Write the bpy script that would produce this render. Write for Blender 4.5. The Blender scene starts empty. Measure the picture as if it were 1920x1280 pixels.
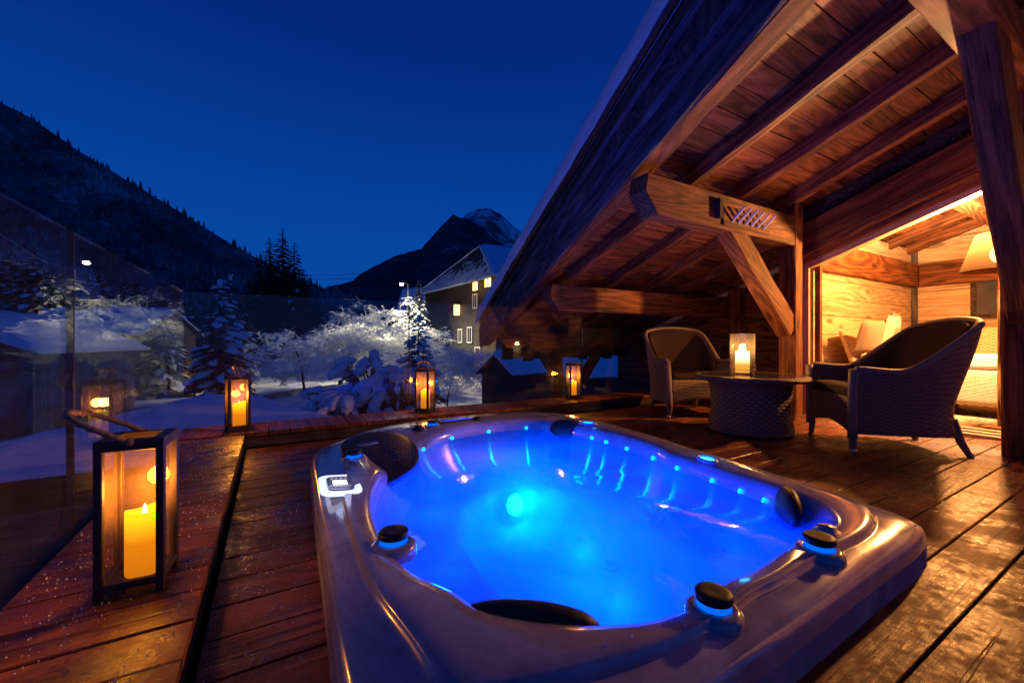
import bpy, bmesh, math, random
from mathutils import Matrix, Vector, noise

random.seed(7)
D = bpy.data
SC = bpy.context.scene
COL = SC.collection
rad = math.radians

# ------------------------------------------------------------------ camera, sky, exposure
cam_d = D.cameras.new('camera'); cam = D.objects.new('camera', cam_d); COL.objects.link(cam)
cam_d.sensor_width = 36; cam_d.lens = 775 / 1920 * 36
cam_d.clip_start = 0.02; cam_d.clip_end = 12000
cam.location = (0, 0, 0.8); cam.rotation_euler = (rad(90), 0, -rad(30.24))
SC.camera = cam

world = D.worlds.new('World'); SC.world = world; world.use_nodes = True
wn = world.node_tree; wn.nodes.clear()
w_out = wn.nodes.new('ShaderNodeOutputWorld'); w_bg = wn.nodes.new('ShaderNodeBackground')
w_geo = wn.nodes.new('ShaderNodeTexCoord'); w_sep = wn.nodes.new('ShaderNodeSeparateXYZ')
w_rmp = wn.nodes.new('ShaderNodeValToRGB')
wn.links.new(w_geo.outputs['Generated'], w_sep.inputs[0]); wn.links.new(w_sep.outputs['Z'], w_rmp.inputs[0])
wn.links.new(w_rmp.outputs[0], w_bg.inputs[0]); wn.links.new(w_bg.outputs[0], w_out.inputs[0])
el = w_rmp.color_ramp.elements
el[0].position = 0.0; el[0].color = (0.0012, 0.043, 0.215, 1)
el[1].position = 1.0; el[1].color = (0.0008, 0.0075, 0.078, 1)
e = el.new(0.22); e.color = (0.0008, 0.037, 0.215, 1)
e = el.new(0.55); e.color = (0.0006, 0.0135, 0.125, 1)
w_bg.inputs['Strength'].default_value = 1.65

SC.view_settings.view_transform = 'Standard'; SC.view_settings.look = 'None'
SC.view_settings.exposure = 0.0; SC.view_settings.gamma = 1.0
SC.render.engine = 'CYCLES'
cy = SC.cycles
cy.use_denoising = True
cy.max_bounces = 9; cy.diffuse_bounces = 4; cy.glossy_bounces = 4; cy.transmission_bounces = 4; cy.transparent_max_bounces = 24
cy.volume_bounces = 1; cy.sample_clamp_indirect = 4.0; cy.sample_clamp_direct = 0
cy.caustics_reflective = False; cy.caustics_refractive = False
cy.blur_glossy = 0.5

# ------------------------------------------------------------------ helpers
CT, ST = math.cos(rad(30.24)), math.sin(rad(30.24))
def V(right, fwd, z=0.0):
    """survey coordinates of the valley (right / forward of the terrace, metres) to world"""
    return Vector((right * CT + fwd * ST, -right * ST + fwd * CT, z))

WM = {}
def link(o, parent=None, M=None):
    COL.objects.link(o)
    M = M if M is not None else (WM[parent.name] if parent else Matrix())
    WM[o.name] = M.copy()
    if parent:
        o.parent = parent
        o.matrix_basis = WM[parent.name].inverted() @ M
    else:
        o.matrix_basis = M
    return o

def tag(o, label=None, cat=None, group=None, kind=None):
    if label: o['label'] = label
    if cat: o['category'] = cat
    if group: o['group'] = group
    if kind: o['kind'] = kind
    return o

def thing(name, label, cat, M=None, group=None):
    if M is None: M = Matrix()
    elif not isinstance(M, Matrix): M = Matrix.Translation(Vector(M))
    o = D.objects.new(name, None); o.empty_display_size = 0.1
    link(o, None, M)
    return tag(o, label, cat, group)

def dup(root, M, label=None, group=None):
    r = root.copy(); link(r, None, M)
    if label: r['label'] = label
    if group: r['group'] = group
    def rec(src, dst):
        for ch in list(src.children):
            if ch.type == 'LIGHT':
                c = ch.copy()
            else:
                c = ch.copy()
            loc = WM[src.name].inverted() @ WM[ch.name]
            link(c, dst, WM[dst.name] @ loc)
            rec(ch, c)
    rec(root, r)
    return r

class MB:
    def __init__(s): s.v = []; s.f = []; s.uv = None; s.sm = True
    def add(s, vs, fs):
        n = len(s.v); s.v += [tuple(v) for v in vs]; s.f += [tuple(i + n for i in f) for f in fs]
    def box(s, x0, x1, y0, y1, z0, z1, M=None):
        vs = [Vector((x, y, z)) for z in (z0, z1) for y in (y0, y1) for x in (x0, x1)]
        if M: vs = [M @ v for v in vs]
        s.add(vs, [(0, 2, 3, 1), (4, 5, 7, 6), (0, 1, 5, 4), (2, 6, 7, 3), (0, 4, 6, 2), (1, 3, 7, 5)])
    def tube(s, pts, r, n=8, closed=False, cap=True):
        pts = [Vector(p) for p in pts]; m = len(pts)
        rs = r if isinstance(r, (list, tuple)) else [r] * m
        rings = []; up = None
        for i, p in enumerate(pts):
            a = pts[(i - 1) % m] if (closed or i > 0) else p
            b = pts[(i + 1) % m] if (closed or i < m - 1) else p
            t = (b - a)
            t = t.normalized() if t.length > 1e-9 else Vector((0, 0, 1))
            if up is None:
                up = Vector((0, 0, 1)) if abs(t.z) < 0.9 else Vector((1, 0, 0))
            x = (up - t * up.dot(t)).normalized(); up = x; y = t.cross(x)
            rings.append([p + (x * math.cos(k * 2 * math.pi / n) + y * math.sin(k * 2 * math.pi / n)) * rs[i] for k in range(n)])
        vs = [v for r_ in rings for v in r_]; fs = []
        for i in range(m if closed else m - 1):
            j = (i + 1) % m
            for k in range(n):
                l = (k + 1) % n
                fs.append((i * n + k, i * n + l, j * n + l, j * n + k))
        if cap and not closed:
            fs.append(tuple(range(n))[::-1]); fs.append(tuple((m - 1) * n + k for k in range(n)))
        s.add(vs, fs)
    def lathe(s, prof, n=24, c=(0, 0, 0), M=None):
        vs = []; fs = []; m = len(prof)
        for r, z in prof:
            for k in range(n):
                a = k * 2 * math.pi / n
                v = Vector((c[0] + r * math.cos(a), c[1] + r * math.sin(a), c[2] + z))
                vs.append(M @ v if M else v)
        for i in range(m - 1):
            for k in range(n):
                l = (k + 1) % n
                fs.append((i * n + k, i * n + l, (i + 1) * n + l, (i + 1) * n + k))
        if prof[0][0] > 1e-6: fs.append(tuple(range(n))[::-1])
        if prof[-1][0] > 1e-6: fs.append(tuple((m - 1) * n + k for k in range(n)))
        s.add(vs, fs)
    def ball(s, c, rx, ry, rz, nu=10, nv=6, M=None, jit=0):
        vs = []; fs = []
        for j in range(nv + 1):
            ph = math.pi * j / nv
            for k in range(nu):
                a = k * 2 * math.pi / nu
                q = 1 + (random.uniform(-jit, jit) if jit else 0)
                v = Vector((rx * math.sin(ph) * math.cos(a) * q, ry * math.sin(ph) * math.sin(a) * q, rz * math.cos(ph) * q))
                if M: v = M @ v
                vs.append(Vector(c) + v)
        for j in range(nv):
            for k in range(nu):
                l = (k + 1) % nu
                fs.append((j * nu + k, (j + 1) * nu + k, (j + 1) * nu + l, j * nu + l))
        s.add(vs, fs)
    def mesh(s, name, smooth=False):
        me = D.meshes.new(name); me.from_pydata(s.v, [], s.f); me.update()
        if smooth: me.polygons.foreach_set('use_smooth', [True] * len(me.polygons))
        return me
    def build(s, name, mat, parent=None, M=None, smooth=False, bevel=0, sub=0, recalc=False):
        me = s.mesh(name, smooth)
        if recalc:
            bm = bmesh.new(); bm.from_mesh(me); bmesh.ops.recalc_face_normals(bm, faces=bm.faces); bm.to_mesh(me); bm.free()
        return put(name, me, mat, parent, M, bevel, sub)

def put(name, me, mat, parent=None, M=None, bevel=0, sub=0):
    o = D.objects.new(name, me)
    if mat is not None and not me.materials: me.materials.append(mat)
    link(o, parent, M)
    if bevel:
        b = o.modifiers.new('bevel', 'BEVEL'); b.width = bevel; b.segments = 2; b.limit_method = 'ANGLE'
    if sub:
        m = o.modifiers.new('sub', 'SUBSURF'); m.levels = sub; m.render_levels = sub
    return o

def frame(p0, p1, up=(0, 0, 1)):
    """matrix with local X from p0 to p1, local Z near up, origin at the middle"""
    p0 = Vector(p0); p1 = Vector(p1); x = (p1 - p0).normalized(); u = Vector(up)
    z = (u - x * u.dot(x))
    if z.length < 1e-4: u = Vector((0, 1, 0)); z = (u - x * u.dot(x))
    z.normalize(); y = z.cross(x)
    M = Matrix((x, y, z)).transposed().to_4x4(); M.translation = (p0 + p1) / 2
    return M, (p1 - p0).length

TM = {}
def timber_mesh(L, w, h, seed, jit, bev):
    """a sawn length of timber, grain along X, edges a little uneven"""
    key = (round(L, 3), round(w, 3), round(h, 3), seed, jit, bev)
    if key in TM: return TM[key]
    rnd = random.Random(seed * 31 + int(L * 100))
    n = max(2, int(L / 0.22)) if jit > 0 else 2
    n = min(n, 40)
    b = bev
    prof = [(-w / 2 + b, -h / 2), (w / 2 - b, -h / 2), (w / 2, -h / 2 + b), (w / 2, h / 2 - b), (w / 2 - b, h / 2), (-w / 2 + b, h / 2), (-w / 2, h / 2 - b), (-w / 2, -h / 2 + b)]
    mb = MB(); vs = []
    for i in range(n):
        x = -L / 2 + L * i / (n - 1)
        for k, (y, z) in enumerate(prof):
            dy = rnd.uniform(-jit, jit); dz = rnd.uniform(-jit, jit)
            vs.append((x, y + dy, z + dz))
    fs = []
    for i in range(n - 1):
        for k in range(8):
            l = (k + 1) % 8
            fs.append((i * 8 + k, (i + 1) * 8 + k, (i + 1) * 8 + l, i * 8 + l)[::-1])
    fs.append(tuple(range(8))[::-1]); fs.append(tuple((n - 1) * 8 + k for k in range(8)))
    mb.add(vs, fs); me = mb.mesh('timber')
    TM[key] = me
    return me

def timber(name, p0, p1, w, h, mat, parent=None, up=(0, 0, 1), jit=0.0, bev=0.006, seed=0):
    M, L = frame(p0, p1, up)
    me = timber_mesh(L, w, h, seed, jit, bev)
    o = D.objects.new(name, me)
    if not me.materials: me.materials.append(mat)
    link(o, parent, M)
    if me.materials[0] is not mat:
        o.material_slots[0].link = 'OBJECT'; o.material_slots[0].material = mat
    return o

# ------------------------------------------------------------------ materials
class NT:
    def __init__(s, name):
        s.m = D.materials.new(name); s.m.use_nodes = True; s.t = s.m.node_tree; s.t.nodes.clear()
        s.out = s.n('OutputMaterial')
    def n(s, typ, **kw):
        nd = s.t.nodes.new('ShaderNode' + typ)
        for k, v in kw.items(): setattr(nd, k, v)
        return nd
    def l(s, a, b): s.t.links.new(a, b)
    def val(s, sock, v):
        if hasattr(v, 'is_output') or isinstance(v, bpy.types.NodeSocket): s.l(v, sock)
        else: sock.default_value = v
    def math(s, op, a, b=0.0, c=None):
        nd = s.n('Math', operation=op); s.val(nd.inputs[0], a); s.val(nd.inputs[1], b)
        if c is not None: s.val(nd.inputs[2], c)
        return nd.outputs[0]
    def ramp(s, fac, stops):
        nd = s.n('ValToRGB'); el = nd.color_ramp.elements
        while len(el) > 1: el.remove(el[-1])
        el[0].position = stops[0][0]; el[0].color = (*stops[0][1], 1) if len(stops[0][1]) == 3 else stops[0][1]
        for p, c in stops[1:]:
            e_ = el.new(p); e_.color = (*c, 1)
        s.val(nd.inputs[0], fac); return nd.outputs[0]
    def noise(s, vec, scale, detail=4, dist=0.0, rough=0.55):
        nd = s.n('TexNoise'); s.l(vec, nd.inputs['Vector'])
        nd.inputs['Scale'].default_value = scale; nd.inputs['Detail'].default_value = detail
        nd.inputs['Distortion'].default_value = dist; nd.inputs['Roughness'].default_value = rough
        return nd.outputs[0]
    def mapping(s, vec, scale=(1, 1, 1), loc=None):
        nd = s.n('Mapping'); s.l(vec, nd.inputs[0]); nd.inputs['Scale'].default_value = scale
        if loc is not None: s.val(nd.inputs['Location'], loc)
        return nd.outputs[0]
    def mix(s, fac, a, b, mode='MIX'):
        nd = s.n('Mix', data_type='RGBA', blend_type=mode)
        s.val(nd.inputs[0], fac)
        s.val(nd.inputs[6], a if isinstance(a, bpy.types.NodeSocket) else (*a, 1)); s.val(nd.inputs[7], b if isinstance(b, bpy.types.NodeSocket) else (*b, 1))
        return nd.outputs[2]
    def bump(s, h, strength=0.3, dist=0.01):
        nd = s.n('Bump'); s.l(h, nd.inputs['Height']); nd.inputs['Strength'].default_value = strength; nd.inputs['Distance'].default_value = dist
        return nd.outputs[0]
    def bsdf(s, col, rough=0.6, spec=0.5, metal=0.0, normal=None, coat=0.0, **kw):
        nd = s.n('BsdfPrincipled')
        s.val(nd.inputs['Base Color'], col if isinstance(col, bpy.types.NodeSocket) else (*col, 1))
        s.val(nd.inputs['Roughness'], rough); s.val(nd.inputs['Specular IOR Level'], spec); nd.inputs['Metallic'].default_value = metal
        nd.inputs['Coat Weight'].default_value = coat; nd.inputs['Coat Roughness'].default_value = 0.05
        if normal is not None: s.l(normal, nd.inputs['Normal'])
        return nd
    def done(s, shader):
        s.l(shader.outputs[0] if hasattr(shader, 'outputs') else shader, s.out.inputs['Surface']); return s.m

def simple(name, col, rough=0.5, metal=0.0, spec=0.5, nscale=30, namp=0.12, bump=0.0, coat=0.0):
    t = NT(name); tc = t.n('TexCoord').outputs['Object']
    n = t.noise(tc, nscale, 4)
    c = t.mix(n, [max(0, v * (1 - namp)) for v in col], [min(1, v * (1 + namp)) for v in col])
    nrm = t.bump(n, bump, 0.01) if bump else None
    return t.done(t.bsdf(c, rough, spec, metal, nrm, coat))

def wood(name, dark, mid, light, rough=0.62, grain=26, knots=True, bump=0.5, wet=False, var=0.35, frost=False):
    t = NT(name); tc = t.n('TexCoord').outputs['Object']
    rnd = t.n('ObjectInfo').outputs['Random']
    cmb = t.n('CombineXYZ'); off = t.math('MULTIPLY', rnd, 37.0)
    for i in range(3): t.l(off, cmb.inputs[i])
    vec = t.n('VectorMath', operation='ADD'); t.l(tc, vec.inputs[0]); t.l(cmb.outputs[0], vec.inputs[1]); vec = vec.outputs[0]
    # growth rings (contour lines of a stretched noise field) crossed by fine fibres
    field = t.noise(t.mapping(vec, (0.32, 2.4, 2.4)), 1.0, 2, 0.25, 0.45)
    ring = t.math('MULTIPLY', t.math('ABSOLUTE', t.math('SUBTRACT', t.math('FRACT', t.math('MULTIPLY', field, 17.0)), 0.5)), 2.0)
    ring = t.math('POWER', ring, 1.6)
    fib = t.noise(t.mapping(vec, (1.8, grain * 1.9, grain * 1.9)), 2.2, 7, 0.15, 0.7)
    blot = t.noise(t.mapping(vec, (1.2, 4, 4)), 1.3, 4, 0.3)
    g = t.math('ADD', t.math('ADD', t.math('MULTIPLY', ring, 0.17), t.math('MULTIPLY', fib, 0.62)), t.math('MULTIPLY', blot, 0.28))
    c = t.ramp(g, [(0.38, dark), (0.53, mid), (0.70, light)])
    h = g
    if knots:
        vo = t.n('TexVoronoi'); vo.inputs['Scale'].default_value = 2.4; t.l(t.mapping(vec, (0.8, 2.4, 2.4)), vo.inputs['Vector'])
        k = t.ramp(vo.outputs['Distance'], [(0.0, (1, 1, 1)), (0.13, (0.85, 0.85, 0.85)), (0.155, (0.35, 0.35, 0.35)), (0.26, (0, 0, 0))])
        c = t.mix(t.math('MULTIPLY', k, 0.75), c, [v * 0.25 for v in dark])
    # cracks along the grain
    ck = t.noise(t.mapping(vec, (0.7, 30, 30)), 1.1, 2, 0.2)
    ckm = t.ramp(ck, [(0.30, (1, 1, 1)), (0.36, (0, 0, 0))])
    c = t.mix(t.math('MULTIPLY', ckm, 0.7), c, [v * 0.2 for v in dark])
    hs = t.n('HueSaturation'); t.l(c, hs.inputs['Color'])
    t.l(t.math('ADD', t.math('MULTIPLY', rnd, var * 2), 1 - var), hs.inputs['Value'])
    c = hs.outputs[0]
    h = t.math('SUBTRACT', h, t.math('MULTIPLY', ckm, 0.5))
    if wet: h = t.math('ADD', h, t.math('MULTIPLY', t.noise(t.n('NewGeometry').outputs['Position'], 55, 3, 0.5), 0.28))
    nrm = t.bump(h, bump, 0.006)
    ro = rough
    if wet:
        pos = t.n('NewGeometry').outputs['Position']
        big = t.noise(t.mapping(pos, (1.4, 1.0, 1)), 2.1, 5, 0.6, 0.62)
        fine = t.noise(pos, 30, 3, 0.5)
        wetm = t.ramp(t.math('ADD', big, t.math('MULTIPLY', t.math('SUBTRACT', fine, 0.5), 0.42)), [(0.47, (0, 0, 0)), (0.60, (1, 1, 1))])
        ro = t.math('SUBTRACT', rough, t.math('MULTIPLY', wetm, rough - 0.27))
        c = t.mix(t.math('MULTIPLY', wetm, 0.45), c, [v * 0.5 for v in mid])
        if frost:
            sp = t.noise(pos, 130, 2)
            sm = t.ramp(t.math('ADD', sp, t.math('MULTIPLY', big, -0.12)), [(0.66, (0, 0, 0)), (0.72, (1, 1, 1))])
            c = t.mix(t.math('MULTIPLY', sm, 0.45), c, (0.75, 0.78, 0.82))
    return t.done(t.bsdf(c, ro, 0.3, 0, nrm))

M_deck = wood('deck_wood', (0.042, 0.011, 0.004), (0.155, 0.043, 0.013), (0.26, 0.082, 0.026), 0.62, 24, True, 0.5, True, 0.28, True)
M_beam = wood('hewn_beam', (0.045, 0.014, 0.005), (0.18, 0.062, 0.021), (0.31, 0.122, 0.045), 0.72, 22, True, 0.9, False, 0.18)
M_ceil = wood('ceiling_wood', (0.060, 0.018, 0.006), (0.235, 0.078, 0.024), (0.38, 0.148, 0.050), 0.65, 20, True, 0.5, False, 0.48)
M_grey = wood('weathered_fascia', (0.022, 0.019, 0.020), (0.075, 0.066, 0.068), (0.15, 0.135, 0.135), 0.78, 20, True, 0.8, False, 0.2)
M_wall = wood('wall_plank_wood', (0.36, 0.235, 0.13), (0.56, 0.41, 0.26), (0.66, 0.52, 0.36), 0.55, 12, True, 0.3, False, 0.12)
M_dark = wood('old_dark_wood', (0.016, 0.011, 0.009), (0.045, 0.032, 0.026), (0.085, 0.062, 0.05), 0.8, 14, False, 0.6, False, 0.25)
M_barn = wood('barn_board', (0.035, 0.026, 0.02), (0.11, 0.083, 0.062), (0.2, 0.155, 0.115), 0.85, 14, False, 0.6, False, 0.35)
M_lant = wood('lantern_wood', (0.018, 0.011, 0.007), (0.05, 0.03, 0.018), (0.09, 0.055, 0.033), 0.5, 40, False, 0.3, False, 0.1)
M_black = simple('black_rubber', (0.008, 0.008, 0.011), 0.5, 0, 0.3, 60, 0.2, 0.1)
M_metal = simple('brushed_steel', (0.45, 0.44, 0.43), 0.3, 1.0, 0.5, 80)
M_darkmetal = simple('dark_metal', (0.06, 0.06, 0.065), 0.4, 0.9, 0.5, 60)
M_brass = simple('antique_brass', (0.42, 0.30, 0.15), 0.25, 1.0)
M_stone = simple('render_stone', (0.06, 0.053, 0.052), 0.9, 0, 0.3, 3, 0.35, 0.4)
M_rope = simple('jute_rope', (0.30, 0.19, 0.09), 0.9, 0, 0.2, 120, 0.4, 0.6)
M_white = simple('white_paint', (0.75, 0.74, 0.72), 0.6)
M_cush = simple('brown_cushion', (0.028, 0.014, 0.011), 0.9, 0, 0.2, 90, 0.25, 0.25)
M_cream = simple('cream_linen', (0.62, 0.52, 0.40), 0.9, 0, 0.2, 120, 0.12, 0.25)
M_taupe = simple('taupe_linen', (0.26, 0.20, 0.15), 0.9, 0, 0.2, 120, 0.2, 0.25)

def snow_mat(name, sc=2.0, amp=0.5):
    t = NT(name); p = t.n('NewGeometry').outputs['Position']
    a = t.noise(p, sc, 6, 0, 0.6); b = t.noise(p, sc * 14, 3)
    h = t.math('ADD', a, t.math('MULTIPLY', b, 0.12))
    c = t.mix(a, (0.70, 0.74, 0.80), (0.86, 0.88, 0.90))
    return t.done(t.bsdf(c, 0.75, 0.3, 0, t.bump(h, amp, 0.1)))
M_snow = snow_mat('snow', 3.0, 0.4)
M_snowg = snow_mat('ground_snow', 0.9, 0.9)

def glass_mat(name, tint=(1, 1, 1), ior=1.5, boost=1.0, rough=0.0, dirt_glow=0.0, dcol=(0.6, 0.6, 0.62)):
    t = NT(name)
    tr = t.n('BsdfTransparent'); tr.inputs[0].default_value = (*tint, 1)
    gl = t.n('BsdfGlossy'); gl.inputs['Roughness'].default_value = rough; gl.inputs[0].default_value = (1, 1, 1, 1)
    fr = t.n('Fresnel'); bf = t.n('NewGeometry').outputs['Backfacing']
    t.l(t.math('ADD', t.math('MULTIPLY', bf, 1.0 / ior - ior), ior), fr.inputs[0])   # same reflectance from both sides of the pane
    mx = t.n('MixShader'); t.l(t.math('MINIMUM', t.math('MULTIPLY', fr.outputs[0], boost), 1.0), mx.inputs[0]); t.l(tr.outputs[0], mx.inputs[1]); t.l(gl.outputs[0], mx.inputs[2])
    if dirt_glow:  # diffuse film; on lantern and vase glass it stands in for candle glow
        df = t.n('BsdfDiffuse'); df.inputs[0].default_value = (*dcol, 1)
        p = t.n('NewGeometry').outputs['Position']
        nz = t.ramp(t.noise(p, 5, 6, 0.5, 0.65), [(0.35, (0, 0, 0)), (0.8, (1, 1, 1))])
        m2 = t.n('MixShader'); t.l(t.math('ADD', t.math('MULTIPLY', nz, dirt_glow), dirt_glow * 0.5), m2.inputs[0]); t.l(mx.outputs[0], m2.inputs[1]); t.l(df.outputs[0], m2.inputs[2])
        return t.done(m2)
    return t.done(mx)
M_glass = glass_mat('balustrade_glass', (0.965, 0.98, 0.975), 1.5, 0.5, 0.0, 0.008)
M_lglass = glass_mat('lantern_glass', (0.96, 0.94, 0.9), 1.45, 1.0, 0.02, 0.12, (0.55, 0.36, 0.18))  # amber film paints the candle glow onto the panes
M_vase = glass_mat('clear_vase_glass', (0.95, 0.95, 0.95), 1.5, 1.3, 0.01, 0.022)  # faint diffuse film put in so the vase seems to glow
M_dglass = glass_mat('door_glass', (0.96, 0.97, 0.96), 1.45, 0.7, 0.0, 0.0)

def emit(name, col, st):
    t = NT(name); e_ = t.n('Emission'); e_.inputs[0].default_value = (*col, 1); e_.inputs[1].default_value = st
    return t.done(e_)
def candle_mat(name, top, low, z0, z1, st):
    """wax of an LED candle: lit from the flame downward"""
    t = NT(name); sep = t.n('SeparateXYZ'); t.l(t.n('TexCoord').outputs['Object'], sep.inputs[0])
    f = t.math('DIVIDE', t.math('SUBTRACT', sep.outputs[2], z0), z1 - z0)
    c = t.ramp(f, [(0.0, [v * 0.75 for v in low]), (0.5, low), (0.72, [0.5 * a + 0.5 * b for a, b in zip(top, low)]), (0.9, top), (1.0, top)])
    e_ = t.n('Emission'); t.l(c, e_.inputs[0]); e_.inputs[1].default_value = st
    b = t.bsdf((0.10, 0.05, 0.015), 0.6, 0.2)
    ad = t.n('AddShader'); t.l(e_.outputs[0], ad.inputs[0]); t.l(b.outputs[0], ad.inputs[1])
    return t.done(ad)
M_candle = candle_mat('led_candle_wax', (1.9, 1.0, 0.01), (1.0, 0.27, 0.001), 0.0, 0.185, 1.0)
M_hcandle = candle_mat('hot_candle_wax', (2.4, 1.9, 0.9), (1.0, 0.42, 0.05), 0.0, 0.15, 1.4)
M_flame = emit('flame', (1.0, 0.75, 0.25), 6)
M_cyan = emit('cyan_led', (0.0, 0.42, 1.0), 8.0)
M_cyan2 = emit('lamp_lens', (0.05, 0.60, 1.0), 3.0)
M_ring = emit('knob_light_ring', (0.0, 0.13, 1.0), 1.1)
M_panelglow = emit('panel_backlight', (0.62, 0.68, 1.0), 1.5)
M_lcd = emit('lcd_backlight', (0.9, 0.95, 1.0), 2.2)
M_bulb = emit('bulb', (1.0, 0.72, 0.32), 14)
M_win = emit('lit_window', (1.0, 0.52, 0.17), 4.5)
M_street = emit('street_lamp_lens', (1.0, 0.9, 0.55), 60)

def point(name, loc, energy, col, r, parent=None, spot=None, rot=None):
    """the light that a lamp, candle, LED or added fill gives off"""
    l = D.lights.new(name, 'SPOT' if spot else 'POINT'); l.energy = energy; l.color = col; l.shadow_soft_size = r
    if spot: l.spot_size = rad(spot); l.spot_blend = 0.6
    o = D.objects.new(name, l)
    M = Matrix.Translation(Vector(loc))
    if rot: M = M @ rot
    link(o, parent, (WM[parent.name] @ M) if parent else M)
    return o
# ------------------------------------------------------------------ tub plan (needed by the deck)
TC = Vector((1.22, 1.78))
def closed_spline(pts, n=8):
    out = []; m = len(pts)
    for i in range(m):
        p0, p1, p2, p3 = (Vector(pts[(i + k) % m]) for k in (-1, 0, 1, 2))
        for k in range(n):
            t = k / n
            out.append(0.5 * ((2 * p1) + (p2 - p0) * t + (2 * p0 - 5 * p1 + 4 * p2 - p3) * t * t + (3 * p1 - p0 - 3 * p2 + p3) * t ** 3))
    return out
def polar(pts, N):
    sp = closed_spline(pts); pol = sorted((math.atan2((p - TC).y, (p - TC).x), (p - TC).length) for p in sp)
    pol = [(pol[-1][0] - 2 * math.pi, pol[-1][1])] + pol + [(pol[0][0] + 2 * math.pi, pol[0][1])]
    res = []
    j = 0
    for k in range(N):
        a = -math.pi + 2 * math.pi * k / N
        while j < len(pol) - 2 and pol[j + 1][0] < a: j += 1
        (a0, r0), (a1, r1) = pol[j], pol[j + 1]
        f = 0 if a1 == a0 else (a - a0) / (a1 - a0)
        res.append(r0 + (r1 - r0) * f)
    return res
NT_ = 240
R_OUT = polar([(.115, .56), (.17, .505), (.5, .50), (1.0, .505), (1.5, .515), (1.95, .525), (2.11, .58), (2.16, .80), (2.21, 1.15), (2.29, 1.62), (2.37, 2.19), (2.40, 2.67),
               (2.35, 3.05), (2.15, 3.32), (1.7, 3.47), (1.2, 3.5), (.72, 3.36), (.38, 3.05), (.22, 2.78), (.17, 2.1), (.14, 1.4), (.118, .9)], NT_)
R_IN = polar([(.33, 1.43), (.345, 1.19), (.42, 1.02), (.45, .93), (.56, .80), (.75, .69), (.94, .675), (1.08, .70), (1.2, .69), (1.42, .70), (1.69, .69), (1.86, .80), (1.93, 1.0),
              (1.97, 1.25), (2.0, 1.5), (2.0, 1.62), (2.05, 1.8), (2.08, 2.2), (2.05, 2.6), (1.93, 2.86), (1.7, 2.96), (1.3, 2.93), (1.05, 2.85), (.86, 2.68), (.66, 2.44), (.50, 2.16), (.37, 1.8)], NT_)
def tub_x(Y):
    """where the tub's outer face cuts the line y = Y"""
    xs = []
    for k in range(NT_):
        l = (k + 1) % NT_
        a = -math.pi + 2 * math.pi * k / NT_; b = -math.pi + 2 * math.pi * l / NT_
        p = TC + Vector((math.cos(a), math.sin(a))) * R_OUT[k] * 1.012; q = TC + Vector((math.cos(b), math.sin(b))) * R_OUT[l] * 1.012
        if (p.y - Y) * (q.y - Y) < 0: xs.append(p.x + (q.x - p.x) * (Y - p.y) / (q.y - p.y))
    return (min(xs), max(xs)) if len(xs) >= 2 else None

# ------------------------------------------------------------------ deck and ledge
deck = tag(D.objects.new('deck', None), 'wet brown plank deck around the hot tub', kind='structure'); link(deck)
mb = MB(); mb.box(-0.62, 6.3, -1.2, 4.2, -0.62, -0.56); mb.build('deck_base', M_dark, deck)
def plank_run(name, x0, x1, yc, w, z, par, mat, up=(0, 0, 1), seed=0):
    timber(name, (x0, yc, z), (x1, yc, z), w, 0.03, mat, par, jit=0.0012, bev=0.003, seed=seed)
PITCH = 0.163
j = 0; y = 0.87 - PITCH * 11.5
while y < 3.70:
    xr = 5.10 if y < 2.42 else 6.13
    rows = [tub_x(y - 0.07), tub_x(y), tub_x(y + 0.07)]
    rows = [r for r in rows if r]
    zz = -0.015 - 0.0015 * random.random()
    if rows and 0.52 < y < 3.45:
        xl = min(max(r[0] for r in rows), 1.2) + 0.012; xh = max(min(r[1] for r in rows), 1.4) - 0.012
        segs = [(-0.155, xl), (xh, xr)]
    else:
        segs = [(-0.155, xr)]
    for x0, x1 in segs:
        if x1 - x0 > 2.6:
            c = x0 + (x1 - x0) * random.uniform(0.35, 0.7)
            plank_run('plank', x0, c - 0.002, y, PITCH - 0.007, zz, deck, M_deck, seed=j % 5)
            plank_run('plank', c + 0.002, x1, y, PITCH - 0.007, zz, deck, M_deck, seed=j % 4)
        else:
            plank_run('plank', x0, x1, y, PITCH - 0.007, zz, deck, M_deck, seed=j % 5)
    y += PITCH; j += 1
ledge = tag(D.objects.new('ledge', None), 'raised plank ledge under the lanterns along the glass', kind='structure'); link(ledge)
y = -0.55; j = 0
while y < 3.68:
    plank_run('plank', -0.60, -0.168, y, 0.141, 0.095 + 0.001 * random.random(), ledge, M_deck, seed=j % 4); y += 0.147; j += 1
x = -0.53; j = 0
while x < 6.1:
    timber('plank', (x, 3.695, 0.094 + 0.002 * random.random()), (x, 4.14, 0.095), 0.141, 0.03, M_deck, ledge, jit=0.0012, bev=0.003, seed=j % 4); x += 0.147; j += 1
timber('riser_board', (-0.186, -0.6, 0.038), (-0.186, 3.70, 0.038), 0.022, 0.080, M_dark, ledge, jit=0.001, bev=0.002)
timber('riser_board', (-0.17, 3.722, 0.038), (6.1, 3.722, 0.038), 0.022, 0.080, M_dark, ledge, jit=0.001, bev=0.002)
mb = MB(); mb.box(-0.605, -0.2, -0.6, 4.15, -0.5, 0.075); mb.box(-0.2, 6.1, 3.74, 4.15, -0.5, 0.075); mb.build('ledge_core', M_dark, ledge)

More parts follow.
